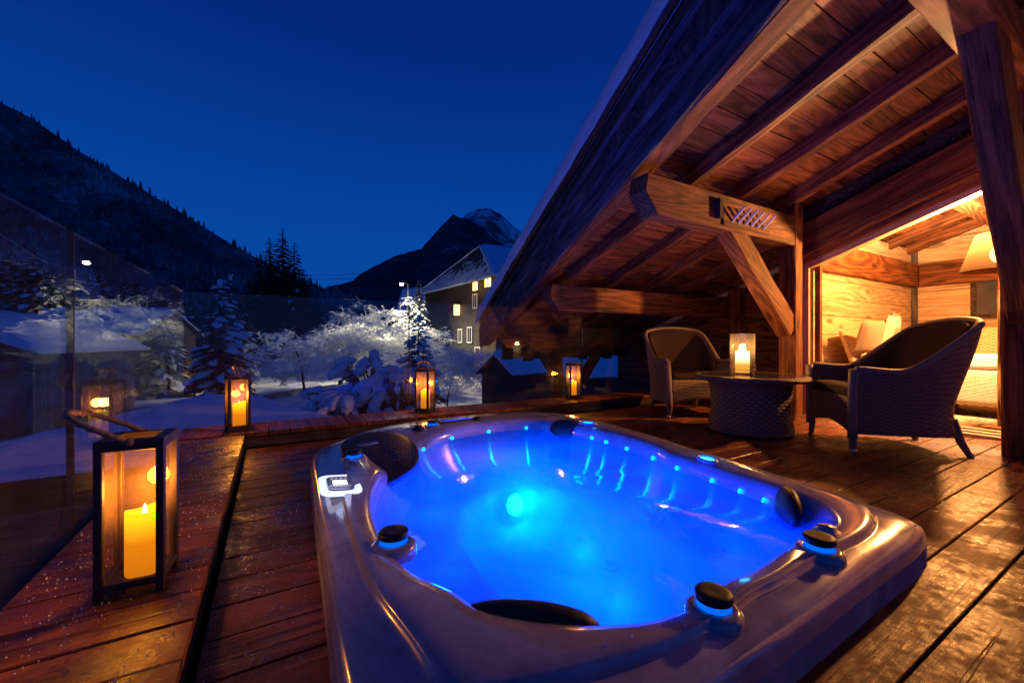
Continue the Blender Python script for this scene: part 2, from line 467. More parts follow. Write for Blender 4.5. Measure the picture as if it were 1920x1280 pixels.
# ------------------------------------------------------------------ chalet
SL = 0.357
def zb(y): return 2.18 + SL * (2.25 - y)       # underside of the rafters
NRM = (0, SL, 1)
def XB(y): return 2.28 + 0.155 * (y - 1.146)
def XT(y): return 2.12 + 0.205 * (y - 1.54)
def XI(y): return XB(y) + max(0.10, 0.24 - 0.03 * (y - 1))
YA, YE = -2.9, 6.35
chalet = thing('chalet', 'timber chalet with a deep sloping eave sheltering the terrace', 'chalet', (5.15, 2.4, 0))
def W(o=None): return Matrix()
roof = D.objects.new('roof', None); link(roof, chalet, Matrix())
sl = 0.17; ny = int((YE - YA) / (sl / math.hypot(1, SL)))
for i in range(ny):
    yc = YA + (i + 0.5) * (YE - YA) / ny; zc = zb(yc) + 0.13 + 0.014
    w = (YE - YA) / ny * math.hypot(1, SL) - 0.004
    xs = [XI(yc) - 0.06, 3.18 + random.choice((0, 1.42)), 8.75]
    off = random.uniform(-0.003, 0.003)
    for a, b in zip(xs[:-1], xs[1:]):
        timber('ceiling_board', (a + 0.001, yc, zc + off), (b - 0.001, yc, zc + off), w, 0.026, M_ceil, roof, NRM, 0.0008, 0.003, seed=i % 4)
# roof build-up over the boards
mb = MB()
def slab(mb, z0, z1, x_of0, x_of1, x1, ya=YA, ye=YE, n=8):
    vs = []; fs = []
    for i in range(n + 1):
        y = ya + (ye - ya) * i / n
        vs += [(x_of0(y), y, zb(y) + z0), (x1, y, zb(y) + z0), (x_of1(y), y, zb(y) + z1), (x1, y, zb(y) + z1)]
    for i in range(n):
        a = i * 4; b = a + 4
        fs += [(a, b, b + 1, a + 1), (a + 2, a + 3, b + 3, b + 2), (a, a + 2, b + 2, b), (a + 1, b + 1, b + 3, a + 3)]
    fs += [(0, 1, 3, 2), (n * 4, n * 4 + 2, n * 4 + 3, n * 4 + 1)]
    mb.add(vs, fs)
slab(mb, 0.165, 0.335, lambda y: XT(y) + 0.09, lambda y: XT(y) + 0.03, 8.85)
mb.build('roof_sheathing', M_dark, roof)
def rake(name, xf, dz, w, h, mat, jit, seed):
    timber(name, (xf(YA), YA, zb(YA) + dz), (xf(YE), YE, zb(YE) + dz), w, h, mat, roof, NRM, jit, 0.008, seed)
rake('barge_rafter', lambda y: (XB(y) + XI(y)) / 2 + 0.012, 0.062, 0.17, 0.13, M_beam, 0.007, 3)
rake('barge_board', lambda y: XB(y) + 0.0, 0.095, 0.045, 0.225, M_grey, 0.006, 4)
rake('barge_board', lambda y: 0.62 * XB(y) + 0.38 * XT(y) - 0.02, 0.235, 0.045, 0.15, M_grey, 0.005, 5)
rake('barge_board', lambda y: XT(y) + 0.0, 0.335, 0.05, 0.11, M_grey, 0.003, 6)
mb = MB()
mb.tube([(XT(y) - 0.045, y, zb(y) + 0.40) for y in (YA, 0, 2, 4, YE)], 0.016, 8)
mb.tube([(XT(y) - 0.03, y, zb(y) + 0.285) for y in (YA, 0, 2, 4, YE)], 0.008, 8)
mb.build('flashing', M_darkmetal, roof, smooth=True)
# snow lying on the roof
mb = MB(); nx, ny_ = 46, 90; vs = []; fs = []
for i in range(ny_ + 1):
    y = YA + (YE + 0.12 - YA) * i / ny_
    xe = XT(y) - 0.11 + 0.02 * noise.noise((0, y * 2.1, 3))
    for k in range(nx + 1):
        f = (k / nx) ** 1.7
        q = k / nx
        x = xe + (8.85 - xe) * max(0, (q - 0.12) / 0.88) ** 1.4
        if q < 0.12:
            a = q / 0.12 * math.pi / 2
            x = xe + 0.07 * (1 - math.cos(a)) - 0.0; z = 0.405 + 0.27 * math.sin(a)
        else:
            z = 0.675 + 0.03 * noise.noise((x * 0.9, y * 0.9, 0)); x += 0.07
        ed = max(0.0, 1 - (YE + 0.12 - y) / 0.35); z -= 0.2 * ed ** 3
        z += 0.012 * noise.noise((x * 6, y * 6, 1))
        vs.append((x, y, zb(y) + z))
for i in range(ny_):
    for k in range(nx):
        a = i * (nx + 1) + k; fs.append((a, a + 1, a + nx + 2, a + nx + 1))
mb.add(vs, fs); o = mb.build('roof_snow', M_snow, roof, smooth=True); tag(o, 'thick snow blanket along the roof edge')
sf = o.modifiers.new('thick', 'SOLIDIFY'); sf.thickness = 0.0; o.modifiers.remove(sf)
# rafters
for x in (3.18, 3.89, 4.60, 5.42, 6.2, 6.95, 7.7, 8.4):
    timber('rafter', (x, YA + 0.1, zb(YA + 0.1) + 0.064), (x, YE - 0.15, zb(YE - 0.15) + 0.064), 0.10, 0.128, M_beam, chalet, NRM, 0.004, 0.01, seed=int(x * 10))
# purlins with cut ends
def prism_x(name, prof, y0, y1, mat, par, sub=10):
    """timber running along x with an outline given in the xz plane; x-sides re-cut so grain follows it"""
    mb = MB(); n = len(prof)
    c = Vector((sum(p[0] for p in prof) / n, (y0 + y1) / 2, sum(p[1] for p in prof) / n))
    vs = [(x - c.x, y0 - c.y, z - c.z) for x, z in prof] + [(x - c.x, y1 - c.y, z - c.z) for x, z in prof]
    fs = [tuple(range(n)), tuple(range(n, 2 * n))[::-1]] + [(k, k + n, (k + 1) % n + n, (k + 1) % n) for k in range(n)]
    mb.add(vs, fs)
    return mb.build(name, mat, par, Matrix.Translation(c), bevel=0.012, recalc=True)
prism_x('purlin', [(2.44, 2.07), (2.41, 1.93), (2.55, 1.77), (4.575, 1.77), (4.575, 2.07)], 2.165, 2.335, M_beam, chalet)
prism_x('purlin', [(2.78, 1.46), (2.75, 1.32), (2.88, 1.165), (6.1, 1.165), (6.1, 1.46)], 3.85, 4.02, M_beam, chalet)
prism_x('purlin', [(2.30, 2.73), (2.27, 2.6), (2.40, 2.495), (5.02, 2.495), (5.02, 2.73)], 0.585, 0.79, M_beam, chalet)
prism_x('purlin', [(3.06, 0.93), (3.03, 0.83), (3.14, 0.70), (6.1, 0.70), (6.1, 0.93)], 5.55, 5.72, M_beam, chalet)
for (ya, zt0) in ((2.25, 2.07), (3.93, 1.46)):
    xs = [2.62 if ya < 3 else 2.9, 3.125, 3.235, 3.835, 3.945, 4.545]
    for a, b in ((xs[0], xs[1]), (xs[2], xs[3]), (xs[4], xs[5])):
        mb = MB(); mb.box(a + 0.003, b - 0.003, ya - 0.03, ya + 0.03, zt0 + 0.002, zb(ya + 0.03) + 0.127); mb.build('blocking_board', M_dark, chalet)
# posts and knee braces
timber('post', (4.655, 2.25, 0.0), (4.655, 2.25, 2.2), 0.165, 0.155, M_beam, chalet, (1, 0, 0), 0.004, 0.012, 11)
timber('post', (4.51, 0.68, 0.0), (4.51, 0.68, 2.495), 0.20, 0.19, M_beam, chalet, (1, 0, 0), 0.004, 0.014, 12)
timber('post', (6.10, 3.70, 0.0), (6.10, 3.70, 1.6), 0.18, 0.16, M_beam, chalet, (1, 0, 0), 0.004, 0.012, 13)
def brace(p0, p1, w, h, seed):
    timber('knee_brace', p0, p1, w, h, M_beam, chalet, (0, 1, 0), 0.005, 0.014, seed)
brace((3.50, 2.25, 1.90), (4.585, 2.25, 0.93), 0.215, 0.14, 21)
brace((3.33, 0.675, 2.66), (4.52, 0.675, 0.98), 0.235, 0.155, 22)
# carved peg rack on the near face of the middle purlin
mb = MB(); mb.box(-0.36, 0.36, -0.006, 0.006, -0.085, 0.085); mb.build('peg_board', M_beam, chalet, Matrix.Translation((3.72, 2.158, 1.89)), bevel=0.003)
mb = MB(); mb.box(-0.026, 0.026, -0.04, 0.0, -0.085, 0.085); mb.build('peg_block', M_dark, chalet, Matrix.Translation((3.29, 2.164, 1.93)), bevel=0.004)
for k in range(6):
    x = 3.48 + 0.098 * k
    timber('wooden_peg', (x, 2.155, 1.845), (x + 0.035, 2.062, 1.955), 0.02, 0.02, M_white, chalet, (0, 0, 1), 0.0, 0.006, 3)
# lintel and gable boarding over the wide door
def zl(y): return 2.18 + 0.352 * (1.03 - y)
def zh(y): return 2.05 + 0.352 * (1.01 - y)
timber('lintel_beam', (5.08, 2.52, zl(2.52) + 0.165), (5.08, -2.6, zl(-2.6) + 0.165), 0.17, 0.34, M_beam, chalet, NRM, 0.004, 0.012, 31)
y = 2.45
while y > -2.5:
    mb = MB(); za, zb_ = zl(y) + 0.33, zb(y) + 0.125
    mb.box(-0.02, 0.02, -0.098, 0.098, za, zb_); mb.build('gable_board', M_dark, chalet, Matrix.Translation((5.14, y, 0))); y -= 0.2
wall_out = D.objects.new('wall', None); link(wall_out, chalet, Matrix())
z = 0.11
k = 0
while z < 2.1:
    timber('wall_plank', (6.235, 2.5, z), (6.235, min(6.3, (2.31 + SL * 2.25 - z) / SL - 0.02), z), 0.05, 0.216, M_wall if False else M_beam, wall_out, (0, 0, 1), 0.001, 0.004, k % 4)
    timber('wall_plank', (5.16, 2.555, z), (5.16, 2.375, z), 0.07, 0.216, M_wall, wall_out, (0, 0, 1), 0.001, 0.004, k % 3) if z < 1.75 else None
    z += 0.22; k += 1
z = -0.4
while z < 0:
    timber('wall_plank', (6.235, 4.2, z), (6.235, 6.3, z), 0.05, 0.216, M_dark, wall_out, (0, 0, 1), 0.001, 0.004, 2); z += 0.22
timber('wall_trim', (6.14, 2.6, zb(2.6) - 0.06), (6.14, 6.2, zb(6.2) - 0.06), 0.06, 0.07, M_wall, chalet, NRM, 0.002, 0.006, 41)
timber('corner_post', (5.13, 2.475, 0.0), (5.13, 2.475, 1.98), 0.16, 0.09, M_beam, chalet, (1, 0, 0), 0.003, 0.01, 14)
# apron boarding and braces under the far eave
for k in range(14):
    x = 3.35 + 0.2 * k
    mb = MB(); mb.box(-0.097, 0.097, -0.015, 0.015, 0.5 + 0.03 * math.sin(k * 2.2), 0.93); mb.build('apron_board', M_dark, chalet, Matrix.Translation((x, 5.9, 0)))
timber('post', (4.15, 5.64, -1.2), (4.15, 5.64, 0.72), 0.16, 0.16, M_beam, chalet, (1, 0, 0), 0.003, 0.012, 15)
timber('knee_brace', (4.45, 5.62, -0.15), (5.15, 5.62, 0.72), 0.13, 0.15, M_beam, chalet, (0, 1, 0), 0.003, 0.012, 23)
timber('knee_brace', (3.75, 5.62, 0.72), (4.15, 5.62, 0.2), 0.13, 0.13, M_dark, chalet, (0, 1, 0), 0.003, 0.012, 24)
timber('knee_brace', (4.35, 5.3, 0.62), (5.3, 5.3, 1.06), 0.09, 0.11, M_beam, chalet, (0, 1, 0), 0.003, 0.01, 25)
# door frame, tracks
timber('door_jamb', (5.15, 2.315, 0.0), (5.15, 2.315, 1.62), 0.075, 0.11, M_wall, chalet, (1, 0, 0), 0.0, 0.004, 1)
timber('door_stile', (5.19, 2.225, 0.03), (5.19, 2.225, 1.62), 0.055, 0.05, M_beam, chalet, (1, 0, 0), 0.0, 0.004, 2)
timber('door_head', (5.15, 2.35, zh(2.35) + 0.03), (5.15, -2.6, zh(-2.6) + 0.03), 0.11, 0.06, M_wall, chalet, NRM, 0.0, 0.004, 3)
timber('door_head', (5.12, 2.35, zh(2.35) + 0.095), (5.12, -2.6, zh(-2.6) + 0.095), 0.13, 0.07, M_beam, chalet, NRM, 0.0, 0.004, 4)
for k, xx in enumerate((5.11, 5.19, 5.27)):
    timber('door_track', (xx, 2.35, 0.012 + 0.012 * k), (xx, -2.6, 0.012 + 0.012 * k), 0.045, 0.028, M_wall, chalet, (0, 0, 1), 0.0, 0.003, k)
# sitting room behind the door
room = D.objects.new('sitting_room', None); link(room, chalet, Matrix())
for k in range(14):
    y = 2.30 - 0.35 * k
    timber('floor_board', (5.30, y, -0.01), (8.58, y, -0.01), 0.346, 0.03, M_wall, room, (0, 0, 1), 0.0, 0.003, k % 3)
z = 0.12; k = 0
while z < 4.4:
    if z < 2.2:
        L = 8.57
        for a, b in ((5.22, 7.1 + 0.5 * (k % 2)), (7.1 + 0.5 * (k % 2), 8.57)):
            timber('wall_plank', (a + .001, 2.43, z), (b - .001, 2.43, z), 0.05, 0.216, M_wall, room, (0, 0, 1), 0.0006, 0.004, k % 4)
    yt = min(2.40, (2.31 + SL * 2.25 - z) / SL)
    if yt > -2.8:
        timber('wall_plank', (8.595, yt, z), (8.595, -2.85, z), 0.05, 0.216, M_wall, room, (0, 0, 1), 0.0006, 0.004, k % 4)
        timber('wall_plank', (5.2, -2.8, z), (8.57, -2.8, z), 0.05, 0.216, M_wall, room, (0, 0, 1), 0.0006, 0.004, k % 4)
    z += 0.22; k += 1
timber('corner_trim', (8.54, 2.37, 0), (8.54, 2.37, 2.2), 0.06, 0.06, M_grey, room, (1, 0, 0), 0, 0.004, 1)
timber('tie_beam', (5.3, 2.36, 1.80), (8.5, 2.36, 1.80), 0.09, 0.34, M_beam, room, (0, 0, 1), 0.003, 0.012, 2)
timber('tie_beam', (8.52, 2.30, 1.80), (8.52, -2.7, 1.80), 0.09, 0.34, M_beam, room, (0, 0, 1), 0.003, 0.012, 3)
timber('tie_beam', (5.3, 1.4, zb(1.4) - 0.11), (8.55, 1.4, zb(1.4) - 0.11), 0.2, 0.22, M_beam, room, (0, 0, 1), 0.003, 0.012, 4)

# ------------------------------------------------------------------ glass balustrades
def pane(par, x0, x1, y0, y1, z0, z1):
    c = Vector(((x0 + x1) / 2, (y0 + y1) / 2, (z0 + z1) / 2)); mb = MB()
    mb.box(x0 - c.x, x1 - c.x, y0 - c.y, y1 - c.y, z0 - c.z, z1 - c.z)
    return mb.build('glass_pane', M_glass, par, Matrix.Translation(c))
bal = thing('glass_balustrade', 'frameless glass balustrade on the left beside the large near lantern', 'balustrade', (-0.63, 1.8, -0.12))
gp1 = pane(bal, -0.640, -0.622, -1.4, 2.102, -0.12, 1.2); WM[gp1.name] = Matrix.Translation((-0.648, 0.351, 0.54)) @ Matrix.Rotation(rad(-0.6), 4, 'Z'); gp1.matrix_basis = WM[bal.name].inverted() @ WM[gp1.name]; gp2 = pane(bal, -0.640, -0.622, 2.116, 4.165, -0.12, 1.2); WM[gp2.name] = Matrix.Translation((-0.620, 3.14, 0.54)) @ Matrix.Rotation(rad(-0.6), 4, 'Z'); gp2.matrix_basis = WM[bal.name].inverted() @ WM[gp2.name]   # panes are never perfectly in line
mb = MB(); mb.box(-0.641, -0.621, 2.104, 2.114, -0.12, 1.2); mb.build('joint_strip', M_black, bal, Matrix())
mb = MB(); mb.box(-0.66, -0.606, -1.4, 4.17, -0.24, -0.10); mb.build('base_channel', M_darkmetal, bal, Matrix())
bal2 = thing('glass_balustrade', 'frameless glass balustrade across the far end behind three lanterns', 'balustrade', (2.5, 4.19, -0.12))
xs = (-0.62, 1.22, 3.49, 6.15)
for a, b in zip(xs[:-1], xs[1:]):
    pane(bal2, a + 0.005, b - 0.005, 4.176, 4.194, -0.12, 1.2 if a < 3 else 0.98)
for x in xs[1:3]:
    mb = MB(); mb.box(x - 0.003, x + 0.003, 4.174, 4.196, -0.12, 1.2 if x < 3 else 0.98); mb.build('joint_strip', M_black, bal2, Matrix())
mb = MB(); mb.box(-0.62, 6.15, 4.152, 4.215, -0.24, -0.10); mb.build('base_channel', M_darkmetal, bal2, Matrix())
# backing boards behind the wall planks
mb = MB(); mb.box(6.262, 6.30, 2.5, 6.3, -0.6, 2.3); mb.box(5.2, 8.6, 2.457, 2.49, -0.3, 2.3); mb.box(8.622, 8.66, -2.9, 2.45, -0.3, 4.2); mb.box(5.16, 8.6, -2.87, -2.83, -0.3, 4.2)
mb.box(5.2, 8.62, -2.85, 2.45, -0.12, -0.03)
mb.build('wall_core', M_dark, chalet, Matrix())
mb = MB(); vs = [(5.165, 2.5, zl(2.5) + .1), (5.165, -2.8, zl(-2.8) + .1), (5.165, -2.8, zb(-2.8) + .14), (5.165, 2.5, zb(2.5) + .14)]
mb.add(vs + [(5.195, b, c) for a, b, c in vs], [(0, 1, 2, 3), (7, 6, 5, 4), (0, 4, 5, 1), (2, 6, 7, 3), (1, 5, 6, 2), (0, 3, 7, 4)]); mb.build('gable_core', M_dark, chalet, Matrix())

# ------------------------------------------------------------------ hot tub
t = NT('tub_acrylic'); tc = t.n('TexCoord').outputs['Object']
a_ = t.noise(tc, 2.2, 6, 1.6, 0.6); b_ = t.noise(tc, 55, 3)
col = t.ramp(t.math('ADD', a_, t.math('MULTIPLY', t.math('SUBTRACT', b_, 0.5), 0.18)), [(0.32, (0.14, 0.135, 0.175)), (0.52, (0.245, 0.235, 0.29)), (0.72, (0.35, 0.335, 0.39))])
zs = t.n('SeparateXYZ'); t.l(t.n('NewGeometry').outputs['Position'], zs.inputs[0])
dry = t.math('MULTIPLY', t.math('GREATER_THAN', zs.outputs[2], 0.069), 1.0)      # acrylic under water barely reflects: its index is close to water's
bs = t.bsdf(col, t.math('ADD', t.math('MULTIPLY', t.math('SUBTRACT', 1.0, dry), 0.45), t.math('ADD', 0.10, t.math('MULTIPLY', a_, 0.16))), t.math('ADD', 0.03, t.math('MULTIPLY', dry, 0.47)), 0, t.bump(t.noise(tc, 3.5, 2), 0.10, 0.02))
t.l(t.math('ADD', 1.06, t.math('MULTIPLY', dry, 0.44)), bs.inputs['IOR']); t.l(t.math('MULTIPLY', dry, 0.6), bs.inputs['Coat Weight']); M_acr = t.done(bs)
M_skirt = simple('tub_skirt', (0.12, 0.095, 0.10), 0.35, 0, 0.5, 8, 0.25, 0.05)

tub = thing('hot_tub', 'sunken hot tub glowing blue with a marbled grey rim', 'hot tub', (TC.x, TC.y, 0))
def ringpt(k, f, z, scale=None):
    a = -math.pi + 2 * math.pi * (k % NT_) / NT_
    ro, ri = R_OUT[k % NT_], R_IN[k % NT_]
    r = ri + f * (ro - ri) if f >= 0 else ri * (1 + f)
    return Vector((math.cos(a) * r, math.sin(a) * r, z))
def bump_at(k, ang, wid):
    a = -math.pi + 2 * math.pi * k / NT_
    d = (a - ang + math.pi) % (2 * math.pi) - math.pi
    return math.exp(-(d / wid) ** 2)
A_PAD = math.atan2(2.62 - TC.y, 0.55 - TC.x)       # reclined corner under the big headrest
FOOT = polar([(.80, 1.2), (.95, .98), (1.3, .92), (1.6, 1.05), (1.72, 1.4), (1.7, 1.8), (1.62, 2.2), (1.35, 2.36), (1.05, 2.3), (.86, 2.05), (.78, 1.6)], NT_)
def sstep(a, b, x):
    x = max(0, min(1, (x - a) / (b - a))); return x * x * (3 - 2 * x)
rings = []
spec = [(1.012, -0.05), (1.012, 0.0), (1.010, 0.06), (1.0, 0.095), (0.97, 0.118), (0.90, 0.130), (0.72, 0.140), (0.58, 0.146), (0.530, 0.147), (0.515, 0.164), (0.49, 0.171), (0.35, 0.171), (0.2, 0.168), (0.10, 0.161), (0.04, 0.150), (0.0, 0.128), (-0.008, 0.09), (-0.014, 0.03), (-0.03, -0.04), (-0.07, -0.11), (-0.13, -0.15), (-0.2, -0.165)]
for f, z in spec:
    row = []
    for k in range(NT_):
        g = bump_at(k, A_PAD, 0.30)
        zz = z
        if 0 <= f < 0.5: zz = z - g * 0.115 * sstep(0.45, 0.02, f)
        if -0.02 < f < 0: zz = min(z, 0.03 if g > 0.3 else z)
        # two shallow arm-rest dips in the near and right rim
        if 0 <= f < 0.5:
            zz -= 0.016 * sstep(0.5, 0.2, f) * (math.sin(k / NT_ * 2 * math.pi * 5 + 0.6) * 0.5 + 0.5)
        row.append(ringpt(k, f, zz))
    rings.append(row)
for q, z in ((1.12, -0.172), (1.03, -0.18), (0.985, -0.21), (0.97, -0.30), (0.95, -0.36), (0.90, -0.385), (0.55, -0.395), (0.2, -0.398)):
    row = []
    for k in range(NT_):
        a = -math.pi + 2 * math.pi * k / NT_
        r = min(FOOT[k] * q, R_IN[k] * 0.78); row.append(Vector((math.cos(a) * r, math.sin(a) * r, z)))
    rings.append(row)
mb = MB(); vs = [v for r_ in rings for v in r_]; fs = []
for i in range(len(rings) - 1):
    for k in range(NT_):
        l = (k + 1) % NT_; fs.append((i * NT_ + k, i * NT_ + l, (i + 1) * NT_ + l, (i + 1) * NT_ + k))
vs.append(Vector((0, 0, -0.398))); n0 = (len(rings) - 1) * NT_
for k in range(NT_): fs.append((n0 + k, n0 + (k + 1) % NT_, len(vs) - 1))
mb.add(vs, fs); mb.build('shell', M_acr, tub, smooth=True)
def loc(x, y, z): return Matrix.Translation((x, y, z))
def at_tub(x, y): return math.atan2(y - TC.y, x - TC.x)
# raised moulded line on the near-left rim
crease = []
for k in range(NT_):
    if 0: pass
# water
t = NT('tub_water'); gp = t.n('NewGeometry'); pos = gp.outputs['Position']
rip = t.math('ADD', t.noise(pos, 7, 3, 0.4), t.math('MULTIPLY', t.noise(pos, 26, 2), 0.2))
nrm = t.bump(rip, 0.22, 0.02)
tr = t.n('BsdfTransparent'); tr.inputs[0].default_value = (0.42, 0.86, 1.0, 1)
gl = t.n('BsdfGlossy'); gl.inputs['Roughness'].default_value = 0.07; t.l(nrm, gl.inputs['Normal'])
fr = t.n('Fresnel'); t.l(t.math('ADD', 1.33, t.math('MULTIPLY', gp.outputs['Backfacing'], 1 / 1.33 - 1.33)), fr.inputs[0]); t.l(nrm, fr.inputs['Normal'])
mx = t.n('MixShader'); t.l(fr.outputs[0], mx.inputs[0]); t.l(tr.outputs[0], mx.inputs[1]); t.l(gl.outputs[0], mx.inputs[2]); WT = t; WMX = t.n('MixShader'); tl = t.n('BsdfTranslucent'); tl.inputs[0].default_value = (0.15, 0.55, 1.0, 1); WMX.inputs[0].default_value = 0.12; t.l(mx.outputs[0], WMX.inputs[1]); t.l(tl.outputs[0], WMX.inputs[2])   # slightly milky water
mb = MB(); vs = [Vector((0, 0, 0))] + [ringpt(k, -0.004, 0) for k in range(NT_)] + [ringpt(k, 0.02, -0.54) for k in range(NT_)]
mb.add(vs, [(0, 1 + k, 1 + (k + 1) % NT_) for k in range(NT_)] + [(1 + k, 1 + NT_ + k, 1 + NT_ + (k + 1) % NT_, 1 + (k + 1) % NT_) for k in range(NT_)] + [tuple(1 + NT_ + k for k in range(NT_))[::-1]])
vo2 = WT.n('VolumePrincipled'); vo2.inputs['Color'].default_value = (0.2, 0.75, 1.0, 1); vo2.inputs['Density'].default_value = 0.9; vo2.inputs['Anisotropy'].default_value = 0.2
WT.l(vo2.outputs[0], WT.out.inputs['Volume']); M_water = WT.done(WMX)
wtr = mb.build('water', M_water, None, loc(TC.x, TC.y, 0.068), smooth=True); tag(wtr, 'still blue lit water filling the hot tub', kind='structure')
# underwater light in the end wall of the footwell, added fill lights, and rim lights
def disc_thing(name, c, r, mat, nrm_=(0, 0, 1), h=0.006, n=20, par=None):
    M = Matrix.Translation(Vector(c)) @ Vector(nrm_).to_track_quat('Z', 'Y').to_matrix().to_4x4()
    mb = MB(); mb.lathe([(0, 0), (r * 1.0, 0), (r, h * 0.6), (r * 0.85, h), (0, h)], n)
    return mb.build(name, mat, par or tub, M, smooth=False)
def bezel(c, r, nrm_=(0, 0, 1), w=0.012, h=0.008, mat=None):
    M = Matrix.Translation(Vector(c)) @ Vector(nrm_).to_track_quat('Z', 'Y').to_matrix().to_4x4()
    mb = MB(); mb.lathe([(r, 0), (r + w, 0), (r + w * 0.8, h), (r + w * 0.2, h), (r, 0)], 24)
    return mb.build('bezel', mat or M_metal, tub, M, smooth=True)
LP = (1.36, 2.285, -0.25)
disc_thing('underwater_lamp', LP, 0.055, M_cyan2, (0, -1, 0.25), 0.012)
bezel(LP, 0.057, (0, -1, 0.25), 0.02)
BLUE = (0.0, 0.07, 1.0)
for lx, ly, lz, en, gr in ((1.36, 2.21, -0.215, 64, 0.17), (1.30, 1.55, -0.22, 42, 0.06), (1.15, 1.15, -0.20, 30, 0.055), (0.66, 1.6, -0.06, 15, 0.024), (0.80, 2.2, -0.06, 15, 0.024), (1.82, 2.3, -0.06, 15, 0.024), (1.83, 1.6, -0.06, 15, 0.024), (1.65, 1.0, -0.06, 15, 0.024)):
    point('underwater_lamp_and_fill', (lx, ly, lz), en, (0.0, gr, 1.0), 0.05, None)  # first is the footwell lamp; the rest are added fills to even the blue
leds = [(.868, 2.722), (1.16, 2.905), (1.86, 2.93), (2.04, 2.33), (2.03, 2.2), (1.99, 1.76), (1.93, 1.34), (1.90, 1.05), (1.5, 3.0), (2.0, 2.75), (2.05, 2.0), (1.97, 1.55), (1.93, 1.18)]
for x, y in leds:
    a = at_tub(x, y); k = int(round((a + math.pi) / (2 * math.pi) * NT_)) % NT_
    p = ringpt(k, -0.020, 0.084); q = (-math.cos(a), -math.sin(a), 0.35)
    c = Vector((TC.x, TC.y, 0)) + p
    mb = MB(); mb.lathe([(0, 0.0), (0.011, 0.0), (0.010, 0.0025), (0, 0.003)], 12); mb.build('waterline_led', M_cyan, tub, Matrix.Translation(c) @ Vector(q).normalized().to_track_quat('Z', 'Y').to_matrix().to_4x4(), smooth=True)
def on_rim(x, y, f):
    a = at_tub(x, y); k = int(round((a + math.pi) / (2 * math.pi) * NT_)) % NT_
    return Vector((TC.x, TC.y, 0)) + ringpt(k, f, 0), a
# two lit cup wells on the right rim
for x, y in ((2.17, 2.52), (2.02, 1.40)):
    p, a = on_rim(x, y, 0.16); p.z = 0.155
    M = Matrix.Translation(p) @ Matrix.Rotation(a, 4, 'Z') @ Matrix.Diagonal((0.8, 1.25, 1, 1))
    mb = MB(); mb.lathe([(0.0, 0.012), (0.03, 0.013), (0.04, 0.012)], 24); mb.build('cup_light', M_cyan2, tub, M)
    mb = MB(); mb.lathe([(0.040, 0.010), (0.044, 0.02), (0.054, 0.021), (0.062, 0.006)], 28); mb.build('cup_rim', M_acr, tub, M, smooth=True)
    point('led_light', p + Vector((0, 0, 0.05)), 0.35, (0.0, 0.35, 1.0), 0.03, None)
# diverter knobs: black cap over a lit ring on a moulded pad
def knob(x, y, s, f=0.14):
    p = Vector((x, y, 0.158))
    kb = D.objects.new('diverter_knob', None); link(kb, tub, Matrix.Translation(p))
    mb = MB(); mb.lathe([(0.078 * s, -0.03), (0.074 * s, 0.002), (0.062 * s, 0.010), (0.046 * s, 0.012), (0.044 * s, 0.006)], 32); mb.build('knob_base', M_acr, kb, WM[kb.name], smooth=True)
    mb = MB(); mb.lathe([(0.045 * s, 0.008), (0.046 * s, 0.014), (0.043 * s, 0.020), (0.040 * s, 0.024)], 28); mb.build('light_ring', M_ring, kb, WM[kb.name], smooth=True)
    mb = MB(); mb.lathe([(0.0, 0.024), (0.040 * s, 0.024), (0.049 * s, 0.028), (0.050 * s, 0.040), (0.046 * s, 0.046), (0.03 * s, 0.047), (0.0, 0.045)], 28); mb.build('knob_cap', M_black, kb, WM[kb.name], smooth=True)
    point('led_light', p + Vector((0, 0, 0.016)), 0.0, BLUE, 0.01, None) if False else None
for x, y, s in ((.335, 1.318, .95), (.915, .612, .86), (1.455, .622, .88), (.395, 2.40, .85), (1.06, 3.02, .85)):
    knob(x, y, s)
# small plain valves
for x, y in ((.93, 2.96), (1.45, 3.06), (1.60, .66)):
    p = Vector((x, y, 0.16))
    mb = MB(); mb.lathe([(0.045, -0.01), (0.042, 0.008), (0.026, 0.012), (0.026, 0.026), (0.0, 0.03)], 20); o = mb.build('air_valve', M_black if y > 1 else M_metal, tub, Matrix.Translation(p), smooth=True)
# waterfall slot
p, a = on_rim(1.30, 3.05, 0.12)
mb = MB(); mb.box(-0.15, 0.15, -0.022, 0.022, -0.02, 0.012); mb.build('waterfall_slot', M_black, tub, Matrix.Translation((1.28, 3.06, 0.166)) @ Matrix.Rotation(0.08, 4, 'Z'), bevel=0.012)
mb = MB(); mb.box(-0.13, 0.13, -0.004, 0.004, 0, 0.006); mb.build('waterfall_lip', M_metal, tub, Matrix.Translation((1.28, 3.052, 0.179)) @ Matrix.Rotation(0.08, 4, 'Z'))
# headrest pillows
def pad(name, pts, th, mat=M_black):
    """soft pad spanned over a closed outline of 3-d points"""
    c = sum((Vector(p) for p in pts), Vector()) / len(pts); n = len(pts)
    P = [Vector(p) - c for p in pts]
    nr = Vector()
    for k in range(n): nr += P[k].cross(P[(k + 1) % n])
    nr.normalize()
    if nr.z < 0 : nr = -nr
    mb = MB(); vs = []; lv = [(1.0, -0.3), (1.03, 0.25), (0.97, 0.7), (0.8, 0.95), (0.4, 1.05)]
    for s_, h in lv: vs += [p * s_ + nr * th * h for p in P]
    vs.append(nr * th * 1.06); fs = []
    for i in range(len(lv) - 1):
        for k in range(n):
            l = (k + 1) % n; fs.append((i * n + k, i * n + l, (i + 1) * n + l, (i + 1) * n + k))
    for k in range(n): fs.append(((len(lv) - 1) * n + k, (len(lv) - 1) * n + (k + 1) % n, len(vs) - 1))
    mb.add(vs, fs)
    return mb.build(name, mat, tub, Matrix.Translation(c), smooth=True, sub=1, recalc=True), c, nr
